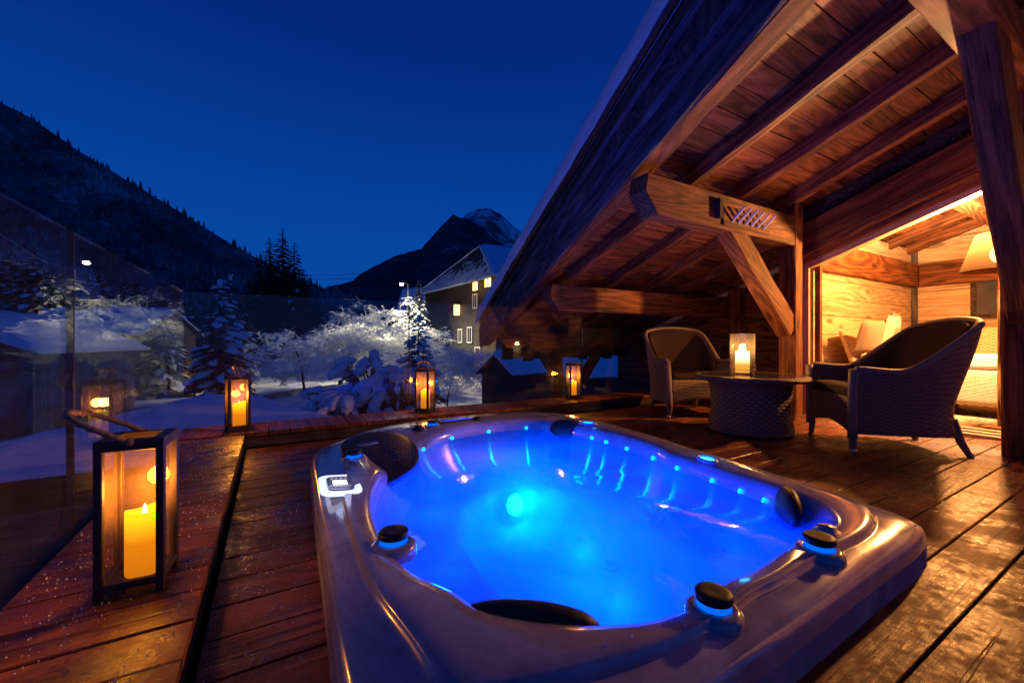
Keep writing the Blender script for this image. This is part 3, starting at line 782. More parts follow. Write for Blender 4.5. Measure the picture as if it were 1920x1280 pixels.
sp = [Vector(p) + Vector((0, 0, 0.016)) for p in [(.315, 2.60, .165), (.45, 2.82, .172), (.62, 2.92, .172), (.78, 2.88, .145), (.84, 2.68, .09), (.79, 2.47, .055), (.66, 2.28, .035), (.50, 2.12, .03), (.44, 2.24, .06), (.38, 2.42, .125)]]
pl, pc, pn = pad('headrest_pillow', sp, 0.022)
# rows of massage dimples printed on the pillow
mb = MB()
ux = (Vector((.79, 2.47, .06)) - Vector((.45, 2.30, .06))).normalized(); uy = pn.cross(ux).normalized()
if uy.y < 0: uy = -uy
for r_ in range(6):
    for c_ in range(9):
        q = pc + ux * (0.035 + 0.031 * (c_ - 4)) + uy * (-0.02 + 0.035 * (r_ - 3.2)) + pn * 0.023
        mb.ball(q - pc, 0.008, 0.005, 0.003, 6, 4)
o = mb.build('pillow_studs', simple('stud_rubber', (0.06, 0.06, 0.07), 0.3), pl, Matrix.Translation(pc), smooth=True); tag(o, kind='stuff')
mb = MB(); mb.box(-0.075, 0.075, -0.014, 0.014, -0.005, 0.006); mb.build('pillow_badge', simple('satin_badge', (0.25, 0.3, 0.4), 0.25, 0.8), pl, Matrix.Translation(pc + pn * 0.021 - ux * 0.02 + uy * 0.12) @ Matrix((ux, uy, pn)).transposed().to_4x4(), bevel=0.005)
def wall_pad(x, y, z, w, h, th=0.03, tilt=0.2):
    a = at_tub(x, y); n = Vector((-math.cos(a), -math.sin(a), tilt)).normalized(); ux = Vector((-math.sin(a), math.cos(a), 0)); uz = n.cross(ux).normalized()
    if uz.z < 0: uz = -uz
    c = Vector((x, y, z)) ; M = Matrix((ux, uz, n)).transposed().to_4x4(); M.translation = c
    mb = MB(); mb.ball((0, 0, 0), w / 2, h / 2, th, 20, 8)
    return mb.build('headrest_pillow', M_black, tub, M, smooth=True)
wall_pad(2.035, 2.62, 0.105, 0.28, 0.15); wall_pad(1.90, .93, 0.095, 0.30, 0.16, 0.04); wall_pad(.535, .850, 0.120, 0.36, 0.10, 0.045)
# jets on the seat backs and floor
for i, (x, y, z) in enumerate([(1.93, 2.45, -.10), (1.95, 2.3, -.12), (1.88, 2.1, -.14), (1.93, 2.0, -.11), (1.86, 1.85, -.15), (1.92, 1.68, -.11), (1.84, 1.6, -.15), (1.76, 1.5, -.158), (1.90, 1.5, -.12), (1.80, 1.32, -.155), (1.74, 1.15, -.158), (1.62, 2.35, -.166),
                               (1.55, 1.62, -.39), (1.25, 1.15, -.392), (1.35, 1.05, -.392), (.98, 1.5, -.392), (1.95, 2.15, -.12), (1.93, 1.9, -.12)]):
    r = 0.05 if 5 < i < 12 or i == 12 else 0.028
    mb = MB(); mb.lathe([(r, 0), (r * 0.95, 0.012), (r * 0.6, 0.024), (r * 0.55, 0.004), (0, 0.004)], 18)
    a = at_tub(x, y); n = Vector((-math.cos(a) * 0.5, -math.sin(a) * 0.5, 1)) if z > -.3 else Vector((0, 0, 1))
    mb.build('jet', M_darkmetal, tub, Matrix.Translation((x, y, z + 0.004)) @ n.to_track_quat('Z', 'Y').to_matrix().to_4x4(), smooth=True)
# control panel with its lit surround, on the left rim
cp = D.objects.new('control_panel', None); Mc = Matrix.Translation((0.262, 1.96, 0.166)) @ Matrix.Rotation(-0.04, 4, 'Z') @ Matrix.Rotation(0.10, 4, 'Y'); link(cp, tub, Mc)
def rrect(w, h, r, n=5):
    return [(sx * (w / 2 - r) + r * math.cos(a0 + math.pi / 2 * i / n), sy * (h / 2 - r) + r * math.sin(a0 + math.pi / 2 * i / n)) for sx, sy, a0 in ((1, 1, 0), (-1, 1, math.pi / 2), (-1, -1, math.pi), (1, -1, 1.5 * math.pi)) for i in range(n + 1)]
def plate(name, w, h, r, z0, z1, mat, par, M, inner=None):
    o_ = rrect(w, h, r); n = len(o_); mb = MB()
    if inner:
        i_ = rrect(*inner)
        vs = [(x, y, z0) for x, y in o_] + [(x, y, z1) for x, y in o_] + [(x, y, z1) for x, y in i_] + [(x, y, z0) for x, y in i_]
        fs = [(a * n + k, a * n + (k + 1) % n, ((a + 1) % 4) * n + (k + 1) % n, ((a + 1) % 4) * n + k) for a in range(4) for k in range(n)]
    else:
        vs = [(x, y, z0) for x, y in o_] + [(x * 0.97, y * 0.97, z1) for x, y in o_]
        fs = [tuple(range(n))[::-1], tuple(range(n, 2 * n))] + [(k, (k + 1) % n, n + (k + 1) % n, n + k) for k in range(n)]
    mb.add(vs, fs); return mb.build(name, mat, par, M, recalc=True)
plate('glow_surround', 0.165, 0.27, 0.05, -0.004, 0.007, M_panelglow, cp, Mc, (0.108, 0.195, 0.03))
plate('panel_body', 0.106, 0.193, 0.028, -0.004, 0.011, simple('panel_plastic', (0.10, 0.10, 0.13), 0.3), cp, Mc)
plate('lcd_screen', 0.060, 0.062, 0.004, 0.011, 0.0125, M_lcd, cp, Mc @ Matrix.Translation((0, 0.004, 0)))
for i in range(4):
    plate('button', 0.019, 0.011, 0.004, 0.011, 0.0135, M_white, cp, Mc @ Matrix.Translation((-0.033 + 0.022 * i, -0.060 + 0.004 * abs(i - 1.5), 0)))
    plate('button', 0.015, 0.008, 0.003, 0.011, 0.0135, M_white, cp, Mc @ Matrix.Translation((-0.03 + 0.02 * i, 0.063, 0)))
point('panel_light', (0.262, 1.96, 0.22), 0.35, (0.6, 0.65, 1.0), 0.06, None)
# beads of water on the acrylic rim
rnd = random.Random(3); mb = MB()
SP = [s_ for s_ in spec if s_[0] >= 0.0]
for i in range(420):
    k = rnd.randrange(NT_); f = rnd.uniform(.06, .93)
    for q in range(len(rings) - 1):
        if 4 <= q < 15 and spec[q][0] >= f >= spec[q + 1][0]:
            w_ = (spec[q][0] - f) / max(1e-6, spec[q][0] - spec[q + 1][0]); pz = rings[q][k].lerp(rings[q + 1][k], w_)
            s_ = rnd.uniform(.0014, .0040); mb.ball(pz + Vector((rnd.uniform(-.01, .01), rnd.uniform(-.01, .01), 0)), s_ * 1.2, s_ * 1.2, s_ * .7, 6, 4); break
M_bead = glass_mat('water_bead', (0.9, 0.92, 0.95), 1.33, 1.6)
o = mb.build('water_beads', M_bead, tub, Matrix.Translation(TC.to_3d()), smooth=True); tag(o, kind='stuff')
# crumbs of frozen snow on the boards
mb = MB()
for i in range(3200):
    if i < 2200: x, y, z = rnd.uniform(-.59, -.18), rnd.uniform(.4, 3.6) ** 1.0, 0.1125
    else: x, y, z = rnd.uniform(-.15, .12), rnd.uniform(.5, 3.5), 0.001
    if noise.noise((x * 5, y * 3, 2)) < rnd.uniform(-.35, .25): continue
    s_ = rnd.uniform(.0009, .0026); a0 = rnd.random() * 6
    vs = [(x + s_ * math.cos(a0 + k * 2.1), y + s_ * math.sin(a0 + k * 2.1), z - .001) for k in range(3)] + [(x + s_ * .2, y, z + s_ * 1.5)]
    mb.add(vs, [(0, 1, 3), (1, 2, 3), (2, 0, 3)])
o = mb.build('snow_crumbs', M_snow, None); tag(o, 'tiny crumbs of frozen snow scattered on the boards', kind='stuff')
# ------------------------------------------------------------------ lanterns and candles
def lantern(x, y, yaw, label, tilt, clabel, hl=0.115):
    M = Matrix.Translation((x, y, 0.111)) @ Matrix.Rotation(rad(yaw), 4, 'Z') @ Matrix.Diagonal((.95, .95, .98, 1))
    t_ = thing('lantern', label, 'lantern', M, 'wooden lanterns standing on the ledge')
    a = 0.0775; p = 0.0095
    for sx in (-1, 1):
        for sy in (-1, 1):
            timber('corner_post', M @ Vector((sx * (a - p), sy * (a - p), 0)), M @ Vector((sx * (a - p), sy * (a - p), 0.42)), 0.019, 0.019, M_lant, t_, M.to_3x3() @ Vector((1, 0, 0)), 0, 0.002, 1)
    for zz, h in ((0.036, 0.016), (0.411, 0.018)):
        for s in (-1, 1):
            for q in (0, 1):
                v0 = Vector((-(a - 2 * p), s * (a - p), zz)); v1 = Vector((a - 2 * p, s * (a - p), zz))
                if q: v0 = Vector((v0.y, v0.x, zz)); v1 = Vector((v1.y, v1.x, zz))
                timber('rail', M @ v0, M @ v1, 0.017, h, M_lant, t_, (0, 0, 1), 0, 0.002, 2)
    mb = MB(); mb.box(-a + p, a - p, -a + p, a - p, 0.022, 0.032); mb.build('floor_plate', M_lant, t_, M)
    for s in (-1, 1):
        mb = MB(); mb.add([(-a + 2 * p, s * (a - p), 0.044), (a - 2 * p, s * (a - p), 0.044), (a - 2 * p, s * (a - p), 0.402), (-a + 2 * p, s * (a - p), 0.402)], [(0, 1, 2, 3)]); mb.build('glass_pane', M_lglass, t_, M)
        mb = MB(); mb.add([(s * (a - p), -a + 2 * p, 0.044), (s * (a - p), a - 2 * p, 0.044), (s * (a - p), a - 2 * p, 0.402), (s * (a - p), -a + 2 * p, 0.402)], [(0, 1, 2, 3)]); mb.build('glass_pane', M_lglass, t_, M)
    # top frame, open in the middle
    mb = MB(); w = 0.030
    for (x0, x1, y0, y1) in ((-a, a, -a, -a + w), (-a, a, a - w, a), (-a, -a + w, -a + w, a - w), (a - w, a, -a + w, a - w)): mb.box(x0, x1, y0, y1, 0.4205, 0.432)
    mb.build('top_frame', M_lant, t_, M)
    # rope handle between two opposite rails
    pts = []
    for k in range(17):
        u = math.pi * k / 16; yy = 0.072 * math.cos(u) * (1.0 + 0.25 * math.sin(u)); hh = hl * math.sin(u) ** 0.8
        pts.append(Vector((-hh * math.sin(tilt) , yy, 0.425 + hh * math.cos(tilt) * 0.8)))
    mb = MB(); mb.tube(pts, 0.0072, 8)
    tw = []
    for k in range(97):
        f = k / 96 * 16; i = min(15, int(f)); q = pts[i].lerp(pts[i + 1], f - i); an = k * 0.9
        tw.append(q + Vector((math.cos(an), 0.3 * math.sin(an), math.sin(an))) * 0.0055)
    mb.tube(tw, 0.0042, 5); mb.build('rope_handle', M_rope, t_, M, smooth=True)
    for s in (-1, 1):
        mb = MB(); mb.ball(pts[0 if s > 0 else -1], 0.012, 0.012, 0.012, 10, 6); mb.build('rope_knot', M_rope, t_, M, smooth=True)
    c = thing('candle', clabel, 'candle', M @ Matrix.Translation((0.012, 0.004, 0.0325)), 'yellow glowing candles inside the lanterns')
    r = 0.046; n = 36; prof = [(r * 0.97, 0), (r, 0.004), (r, 0.08), (r, 0.16)]
    mb = MB(); vs = []; fs = []
    for rr, z in prof: vs += [(rr * math.cos(2 * math.pi * k / n), rr * math.sin(2 * math.pi * k / n), z) for k in range(n)]
    def top(k): return 0.184 + 0.006 * math.sin(2 * math.pi * k / n * 2 + 0.5) + 0.004 * math.sin(2 * math.pi * k / n + 2)
    for rr, dz in ((r, -0.003), (r * 0.96, 0), (r * 0.86, -0.003), (r * 0.8, -0.022)):
        vs += [(rr * math.cos(2 * math.pi * k / n), rr * math.sin(2 * math.pi * k / n), top(k) + dz) for k in range(n)]
    m = len(vs) // n
    for i in range(m - 1):
        for k in range(n): l = (k + 1) % n; fs.append((i * n + k, i * n + l, (i + 1) * n + l, (i + 1) * n + k))
    fs.append(tuple((m - 1) * n + k for k in range(n)))
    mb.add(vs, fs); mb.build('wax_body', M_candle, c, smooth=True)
    mb = MB(); mb.lathe([(0.0, 0.158), (0.006, 0.164), (0.007, 0.175), (0.004, 0.19), (0.0, 0.198)], 10); mb.build('flame_bulb', M_flame, c, smooth=True)
    point('candle_light', (0.0, 0.0, 0.245), LANT_W, (1.0, 0.34, 0.03), 0.03, c)
    return t_
LANT_W = 7.5
lantern(-0.325, 1.555, -4, 'large looking wooden lantern nearest the camera, its rope handle flopped to the left', 0.98, 'glowing candle in the nearest lantern with the flopped rope handle', 0.185)
lantern(-0.225, 3.86, 14, 'wooden lantern at the inner corner of the ledge, rope handle upright', 0.25, 'glowing candle in the lantern at the ledge corner')
lantern(1.305, 3.93, 42, 'wooden lantern in front of the joint in the far glass, midway along the ledge', 0.35, 'glowing candle in the lantern midway along the far ledge')
lantern(3.19, 3.98, 72, 'wooden lantern on the far ledge nearest the wicker chairs, seen corner on', 1.4, 'glowing candle in the lantern nearest the wicker chairs')

# ------------------------------------------------------------------ wicker furniture
def weave(name, c0, c1, ku, kv, holes=0.0):
    t = NT(name); uv = t.n('TexCoord').outputs['UV']; sep = t.n('SeparateXYZ'); t.l(uv, sep.inputs[0])
    u = t.math('MULTIPLY', sep.outputs[0], ku); v = t.math('MULTIPLY', sep.outputs[1], kv)
    su = t.math('SINE', t.math('MULTIPLY', u, math.pi)); sv = t.math('SINE', t.math('MULTIPLY', v, 2 * math.pi))
    fl = t.math('MULTIPLY', t.math('SUBTRACT', t.math('MODULO', t.math('FLOOR', v), 2.0), 0.5), 2.0)
    over = t.math('MULTIPLY', su, fl)
    strand = t.math('ABSOLUTE', t.math('SINE', t.math('MULTIPLY', v, math.pi)))
    h = t.math('ADD', t.math('MULTIPLY', over, 0.35), t.math('MULTIPLY', strand, 0.7))
    nz = t.noise(t.n('TexCoord').outputs['Object'], 40, 3)
    f = t.math('ADD', t.math('MULTIPLY', h, 0.6), t.math('MULTIPLY', nz, 0.5))
    c = t.ramp(f, [(0.1, [x * 0.25 for x in c0]), (0.45, c0), (0.95, c1)])
    b = t.bsdf(c, 0.5, 0.4, 0, t.bump(h, 0.8, 0.006))
    if holes:
        tr = t.n('BsdfTransparent'); m = t.n('MixShader')
        low = t.math('LESS_THAN', sep.outputs[1], holes)
        hole = t.math('MULTIPLY', t.math('LESS_THAN', strand, 0.42), t.math('LESS_THAN', t.math('ABSOLUTE', t.math('SINE', t.math('MULTIPLY', u, math.pi))), 0.75))
        t.l(t.math('MULTIPLY', low, hole), m.inputs[0]); t.l(b.outputs[0], m.inputs[1]); t.l(tr.outputs[0], m.inputs[2])
        return t.done(m)
    return t.done(b)
M_wick = weave('dark_wicker', (0.115, 0.075, 0.055), (0.22, 0.15, 0.11), 1.0, 1.0, 0.0)
M_wickh = weave('open_wicker', (0.115, 0.075, 0.055), (0.22, 0.15, 0.11), 1.0, 1.0, 0.0)
M_wicks = weave('honey_wicker', (0.42, 0.32, 0.20), (0.60, 0.48, 0.32), 1.0, 1.0, 0.0)
def grid(name, fn, nu, nv, uw, vh, mat, par, M, thick=0.0, closed=False, smooth=True):
    """woven sheet: fn(u, v) for u, v in 0..1; uv counted in strands"""
    vs = [fn(i / nu, j / nv) for j in range(nv + 1) for i in range(nu + 1)]
    fs = [(j * (nu + 1) + i, j * (nu + 1) + i + 1, (j + 1) * (nu + 1) + i + 1, (j + 1) * (nu + 1) + i) for j in range(nv) for i in range(nu)]
    me = D.meshes.new(name); me.from_pydata([tuple(v) for v in vs], [], fs); me.update()
    me.polygons.foreach_set('use_smooth', [smooth] * len(fs))
    uvl = me.uv_layers.new(name='UVMap')
    for li, lp in enumerate(me.loops):
        i = lp.vertex_index % (nu + 1); j = lp.vertex_index // (nu + 1)
        uvl.data[li].uv = (i / nu * uw, j / nv * vh)
    o = put(name, me, mat, par, M)
    if thick:
        m = o.modifiers.new('thick', 'SOLIDIFY'); m.thickness = thick; m.offset = 0
    return o
def spl(pts, t):
    m = len(pts) - 1; f = t * m; i = min(m - 1, int(f)); q = f - i
    P = lambda k: Vector(pts[max(0, min(m, k))])
    p0, p1, p2, p3 = P(i - 1), P(i), P(i + 1), P(i + 2)
    return 0.5 * ((2 * p1) + (p2 - p0) * q + (2 * p0 - 5 * p1 + 4 * p2 - p3) * q * q + (3 * p1 - p0 - 3 * p2 + p3) * q ** 3)
PLAN = [(-.325, .32), (-.335, .18), (-.338, .03), (-.335, -.12), (-.305, -.235), (-.20, -.305), (0, -.325), (.20, -.305), (.305, -.235), (.335, -.12), (.338, .03), (.335, .18), (.325, .32)]
def chair_pt(u, z):
    p = spl(PLAN, u); back = sstep(.12, -.24, p.y)
    lean = 0.155 * sstep(.18, .98, z) * back
    foot = 0.085 * max(0, (.36 - z) / .36) ** 1.6 * back
    side = 0.035 * max(0, (z - .35) / .6) * (1 if p.x > 0 else -1) * min(1, abs(p.x) / .2)
    return Vector((p.x + side, p.y - lean - foot, z))
def chair_top(u):
    p = spl(PLAN, u); b = sstep(.06, -.285, p.y)
    return 0.60 + (0.30 + 0.06 * (1 - (p.x / .34) ** 2)) * b - 0.015 * sstep(.3, .1, p.y) * (1 - b)
def wicker_chair(M, label):
    c = thing('wicker_chair', label, 'chair', M, 'wicker armchairs on the terrace')
    def sh(u, v):
        zt = chair_top(u); zb_ = 0.14; return chair_pt(u, zb_ + (zt - zb_) * v)
    grid('woven_shell', sh, 48, 16, 50, 34, M_wickh, c, M, 0.024)
    mb = MB(); mb.tube([chair_pt(i / 48, chair_top(i / 48)) for i in range(49)], 0.024, 8); mb.build('rolled_rim', M_wick2, c, M, smooth=True)
    for s in (0, 1):
        mb = MB(); mb.tube([chair_pt(s, z) + Vector((0, 0.012, 0)) for z in (0.10, 0.2, 0.35, 0.5, chair_top(s))], 0.030, 10); mb.build('front_upright', M_wick2, c, M, smooth=True)
    def fp(u, v):
        x = -.31 + .62 * u; zb_ = 0.135 + 0.055 * math.sin(math.pi * u); return Vector((x, .325, zb_ + (.40 - zb_) * v))
    grid('front_panel', fp, 16, 6, 18, 14, M_wickh, c, M, 0.02)
    for x, y, y2 in ((-.31, .32, .325), (.31, .32, .325), (-.255, -.30, -.395), (.255, -.30, -.395)):
        mb = MB(); mb.tube([(x, y, 0.26), (x, (y + y2) / 2, 0.10), (x * 1.04, y2, 0.004)], [0.026, 0.024, 0.018], 10); lg = mb.build('leg', M_wick2, c, M, smooth=True)
        mb = MB(); mb.lathe([(0.02, 0), (0.02, 0.03), (0.0, 0.031)], 10, (x * 1.04, y2, 0)); mb.build('foot_cap', M_metal, lg, M, smooth=True)
    mb = MB(); mb.box(-.29, .29, -.22, .335, .385, .475); mb.build('seat_cushion', M_cush, c, M, bevel=0.035)
    def bc(u, v):
        uu = 0.17 + 0.66 * u; zt = chair_top(uu) - 0.012; p = chair_pt(uu, .47 + (zt - .47) * v); q = spl(PLAN, uu); n = Vector((-q.x, -q.y + .05, 0)).normalized()
        return p + n * (0.028 + 0.05 * math.sin(math.pi * min(1, max(0, u))) ** 0.5 * math.sin(math.pi * (0.08 + 0.88 * v)) ** 0.5)
    grid('back_cushion', bc, 30, 12, 1, 1, M_cush, c, M, 0.03)
    return c
M_wick2 = simple('cane_wrap', (0.16, 0.11, 0.085), 0.5, 0, 0.5, 90, 0.4, 0.6)
wicker_chair(Matrix.Translation((4.065, 1.335, 0)) @ Matrix.Rotation(math.atan2(.72, .69), 4, 'Z'), 'wicker armchair on the right with its side to the camera, before the open door')
wicker_chair(Matrix.Translation((4.03, 3.02, 0)) @ Matrix.Rotation(math.pi - math.atan2(.50, .86), 4, 'Z'), 'wicker armchair standing in the dark behind the round table, facing the tub')
# round table
Mt = Matrix.Translation((3.69, 2.12, 0)); tab = thing('round_table', 'round wicker table with a glass top between the two armchairs', 'table', Mt)
def rev(prof):
    def f(u, v):
        q = spl([(r, z) for r, z in prof], v); a = 2 * math.pi * u; return Vector((q.x * math.cos(a), q.x * math.sin(a), q.y))
    return f
grid('pedestal', rev([(.332, .012), (.328, .06), (.315, .15), (.308, .26), (.315, .37), (.335, .44), (.37, .462)]), 56, 12, 60, 26, M_wickh, tab, Mt, 0.012)
grid('woven_rim', rev([(.36, .464), (.42, .455), (.448, .466), (.456, .482), (.448, .499), (.425, .505), (.40, .503)]), 56, 8, 150, 10, M_wick, tab, Mt)
mb = MB(); mb.lathe([(0, .488), (.405, .488), (.405, .504), (0, .504)], 56); mb.build('glass_top', simple('smoked_table_glass', (0.03, 0.028, 0.028), 0.06, 0, 0.6), tab, Mt)
for k in range(5):
    a = 0.4 + k * 1.256
    mb = MB(); mb.ball((.318 * math.cos(a + 3.6), .318 * math.sin(a + 3.6), .012), .022, .022, .012, 8, 5); mb.build('foot', M_metal, tab, Mt, smooth=True)
# hurricane glass and its candle
HX, HY, HZ = 3.70, 2.19, 0.5045
Mh = Matrix.Translation((HX, HY, HZ)); hv = thing('hurricane_glass', 'tall clear glass cylinder vase on the round table', 'vase', Mh)
mb = MB(); mb.lathe([(0.103, 0.006), (0.103, 0.36), (0.101, 0.366), (0.0985, 0.36), (0.0985, 0.012)], 40); mb.build('glass_wall', M_vase, hv, Mh, smooth=True)
mb = MB(); mb.lathe([(0.0, 0.0), (0.100, 0.0), (0.103, 0.006), (0.0985, 0.012), (0, 0.012)], 40); mb.build('glass_base', M_vase, hv, Mh, smooth=True)
for z in (0.045, 0.075):
    mb = MB(); mb.tube([(0.106 * math.cos(2 * math.pi * k / 40), 0.106 * math.sin(2 * math.pi * k / 40), z) for k in range(40)], 0.0045, 6, True); mb.build('glass_band', M_vase, hv, Mh, smooth=True)
Mk = Mh @ Matrix.Translation((0, 0, 0.013)); hc = thing('candle', 'thick white hot candle inside the tall glass vase on the table', 'candle', Mk)
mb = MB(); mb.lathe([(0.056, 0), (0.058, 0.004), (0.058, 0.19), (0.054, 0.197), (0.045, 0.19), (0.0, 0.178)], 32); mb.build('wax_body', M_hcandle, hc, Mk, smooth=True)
mb = MB(); mb.lathe([(0, .176), (.006, .181), (.007, .19), (.0, .208)], 10); mb.build('flame', M_flame, hc, Mk, smooth=True)
point('candle_light', (0, 0, 0.245), 26, (1.0, 0.40, 0.07), 0.03, hc)

# ------------------------------------------------------------------ sitting room furniture
Ml = Matrix.Translation((5.80, 1.03, 0.006)); fl = thing('floor_lamp', 'lit floor lamp with a conical shade just inside the door', 'lamp', Ml)
mb = MB(); mb.lathe([(0, 0), (.13, 0), (.13, .012), (.02, .03), (.0, .03)], 28); mb.build('base', M_brass, fl, Ml, smooth=True)
mb = MB(); mb.tube([(0, 0, .02), (0, 0, 1.52)], 0.013, 12); mb.build('pole', M_brass, fl, Ml, smooth=True)
t = NT('lamp_shade'); tr = t.n('BsdfTransparent'); tr.inputs[0].default_value = (0.9, 0.62, 0.35, 1); df = t.n('BsdfTranslucent'); df.inputs[0].default_value = (0.010, 0.005, 0.002, 1)
mx = t.n('MixShader'); mx.inputs[0].default_value = 0.62; t.l(tr.outputs[0], mx.inputs[1]); t.l(df.outputs[0], mx.inputs[2]); M_shade = t.done(mx)
mb = MB()
n = 40
mb.add([(r * math.cos(2 * math.pi * k / n), r * math.sin(2 * math.pi * k / n), z) for r, z in ((.255, 1.45), (.15, 1.79)) for k in range(n)], [(k, (k + 1) % n, n + (k + 1) % n, n + k) for k in range(n)])
mb.build('shade', M_shade, fl, Ml, smooth=True)
mb = MB(); mb.ball((0, 0, 1.60), .06, .06, .08, 16, 10); mb.build('bulb', M_bulb, fl, Ml, smooth=True)
point('lamp_light', (0, 0, 1.745), 1600, (1.0, 0.56, 0.235), 0.05, fl)
def sofa(M, label, L, Dp, back=True):
    s = thing('wicker_sofa', label, 'sofa', M)
    def side(p, q, z0, z1):
        p = Vector(p); q = Vector(q); return lambda u, v: Vector((p.x + (q.x - p.x) * u, p.y + (q.y - p.y) * u, z0 + (z1 - z0) * v))
    for p, q in (((0, L), (0, 0)), ((0, 0), (Dp, 0)), ((Dp, L), (0, L))):
        grid('woven_panel', side(p, q, .13, .50), 8, 6, int(30 * (L if p[0] == q[0] else Dp)), 26, M_wicks, s, M, 0.03)
    mb = MB(); mb.box(.01, Dp, .01, L - .01, .14, .49); mb.build('seat_base', M_dark, s, M)
    mb = MB(); mb.box(-.02, Dp - .2, .02, L - .02, .505, .665); mb.build('seat_cushion', M_cream, s, M, bevel=.04)
    grid('woven_back', lambda u, v: Vector((Dp - .16 + .13 * v, L * u, .5 + .42 * v + .05 * math.sin(math.pi * u))), 12, 6, int(30 * L), 24, M_wicks, s, M, 0.05)
    for x, y in ((.1, .1), (.1, L / 2), (.1, L - .1), (Dp - .1, .1), (Dp - .1, L - .1)):
        mb = MB(); mb.box(x - .04, x + .04, y - .04, y + .04, 0.006, .14); mb.build('leg', M_ceil, s, M, bevel=.004)
    return s
sofa(Matrix.Translation((6.38, 0.2, 0)), 'honey wicker sofa with a cream seat cushion facing the door', 1.72, 0.95)
Ms2 = Matrix.Translation((5.78, 1.55, 0)) @ Matrix.Rotation(rad(90), 4, 'Z') @ Matrix.Translation((0, -1.55, 0))
sofa(Ms2, 'second wicker sofa along the plank wall, piled with cushions', 1.5, 0.75)
def pillow(M, w, h, th, mat, label, deco=None):
    t_ = thing('cushion', label, 'cushion', M)
    def f(sgn):
        return lambda u, v: Vector(((u - .5) * w * (1 - .06 * math.sin(math.pi * v)), sgn * th * (math.sin(math.pi * u) * math.sin(math.pi * v)) ** 0.45, (v - .5) * h * (1 - .06 * math.sin(math.pi * u))))
    for s_ in (1, -1): grid('cover', f(s_), 12, 12, 1, 1, mat, t_, M)
    if deco:
        def g(u, v): 
            q = f(-1)(.28 + .44 * u, .3 + .4 * v); return q + Vector((0, -0.006, 0))
        grid('patch', g, 8, 8, 1, 1, deco, t_, M)
    return t_
Rz = lambda a: Matrix.Rotation(rad(a), 4, 'Z')
Rx = lambda a: Matrix.Rotation(rad(a), 4, 'X')
pillow(Matrix.Translation((5.93, 2.02, .87)) @ Rz(-12) @ Rx(14), .40, .36, .07, M_taupe, 'plain taupe cushion at the left end of the second sofa')
pillow(Matrix.Translation((6.27, 1.97, .90)) @ Rz(4) @ Rx(16), .44, .42, .08, M_cream, 'cream cushion with a dark square patch on the second sofa', M_taupe)
pillow(Matrix.Translation((6.62, 2.05, .93)) @ Rz(10) @ Rx(12), .5, .46, .08, M_taupe, 'large taupe cushion behind the armchair back')
pillow(Matrix.Translation((7.02, .62, .87)) @ Rz(80) @ Rx(16), .48, .42, .08, M_cush, 'dark brown cushion on the cream seated sofa')
Mp = Matrix.Translation((8.555, 1.52, 1.42)); pic = thing('picture', 'dark framed picture on the far plank wall of the room', 'picture', Mp)
mb = MB()
for y0, y1, z0, z1 in ((-.26, -.21, -.29, .29), (.21, .26, -.29, .29), (-.21, .21, -.29, -.24), (-.21, .21, .24, .29)): mb.box(-.03, .01, y0, y1, z0, z1)
mb.build('frame', M_dark, pic, Mp)
mb = MB(); mb.box(-.012, .008, -.209, .209, -.239, .239); mb.build('print', simple('dark_print', (0.05, 0.06, 0.09), 0.08, 0, 0.6, 5, 0.6), pic, Mp)
# ------------------------------------------------------------------ valley: ground, road, mountains
def gz(r, f):
    d = math.hypot(r, f)
    z = -4.0 + 1.6 * sstep(34, 75, d) * sstep(-30, 0, r) + 0.0
    z += max(0, d - 110) * 0.02
    z += 0.22 * noise.noise((r * 0.13, f * 0.13, 2)) + 0.10 * noise.noise((r * 0.5, f * 0.5, 7)) * (1 if d < 80 else 0.3)
    return z
mb = MB(); vs = []; fs = []; NA, NR = 120, 90
for i in range(NR + 1):
    R_ = 5.5 + 900 * (i / NR) ** 3.2
    for k in range(NA + 1):
        a = rad(-75 + 150 * k / NA); r, f = R_ * math.sin(a), R_ * math.cos(a)
        vs.append(V(r, f, gz(r, f)))
for i in range(NR):
    for k in range(NA):
        a = i * (NA + 1) + k; fs.append((a, a + NA + 1, a + NA + 2, a + 1))
mb.add(vs, fs); g = mb.build('snowy_ground', M_snowg, None, smooth=True); tag(g, 'snow covered valley floor', kind='structure')
mb = MB(); mb.box(-1200, 1200, -600, 1600, -7.0, -6.9); g = mb.build('ground_base', M_snowg, None); tag(g, 'snow covered land beyond the garden', kind='structure')
t = NT('slushy_road'); p = t.n('NewGeometry').outputs['Position']; n1 = t.noise(p, 1.2, 6, 0.5)
M_road = t.done(t.bsdf(t.ramp(n1, [(0.35, (0.05, 0.05, 0.055)), (0.55, (0.12, 0.12, 0.12)), (0.7, (0.5, 0.52, 0.55))]), t.math('ADD', 0.25, t.math('MULTIPLY', n1, 0.5)), 0.5, 0, t.bump(n1, 0.4, 0.05)))
path = [(-30, 22), (-24, 30), (-19.5, 38), (-17.5, 46), (-17, 56), (-19, 70), (-24, 90)]
mb = MB(); vs = []; fs = []
for i in range(61):
    q = spl(path, i / 60); q2 = spl(path, min(1, i / 60 + 0.01)); q1 = spl(path, max(0, i / 60 - .01)); d_ = (q2 - q1).normalized(); nn = Vector((-d_.y, d_.x))
    for s in (-2.3, -1, 1, 2.3): w_ = q + nn * s; vs.append(V(w_.x, w_.y, gz(w_.x, w_.y) + 0.06 - (0.1 if abs(s) > 2 else 0)))
for i in range(60):
    for k in range(3): a = i * 4 + k; fs.append((a, a + 1, a + 5, a + 4))
mb.add(vs, fs); g = mb.build('road', M_road, None, smooth=True); tag(g, 'slushy lane through the snow', kind='structure')
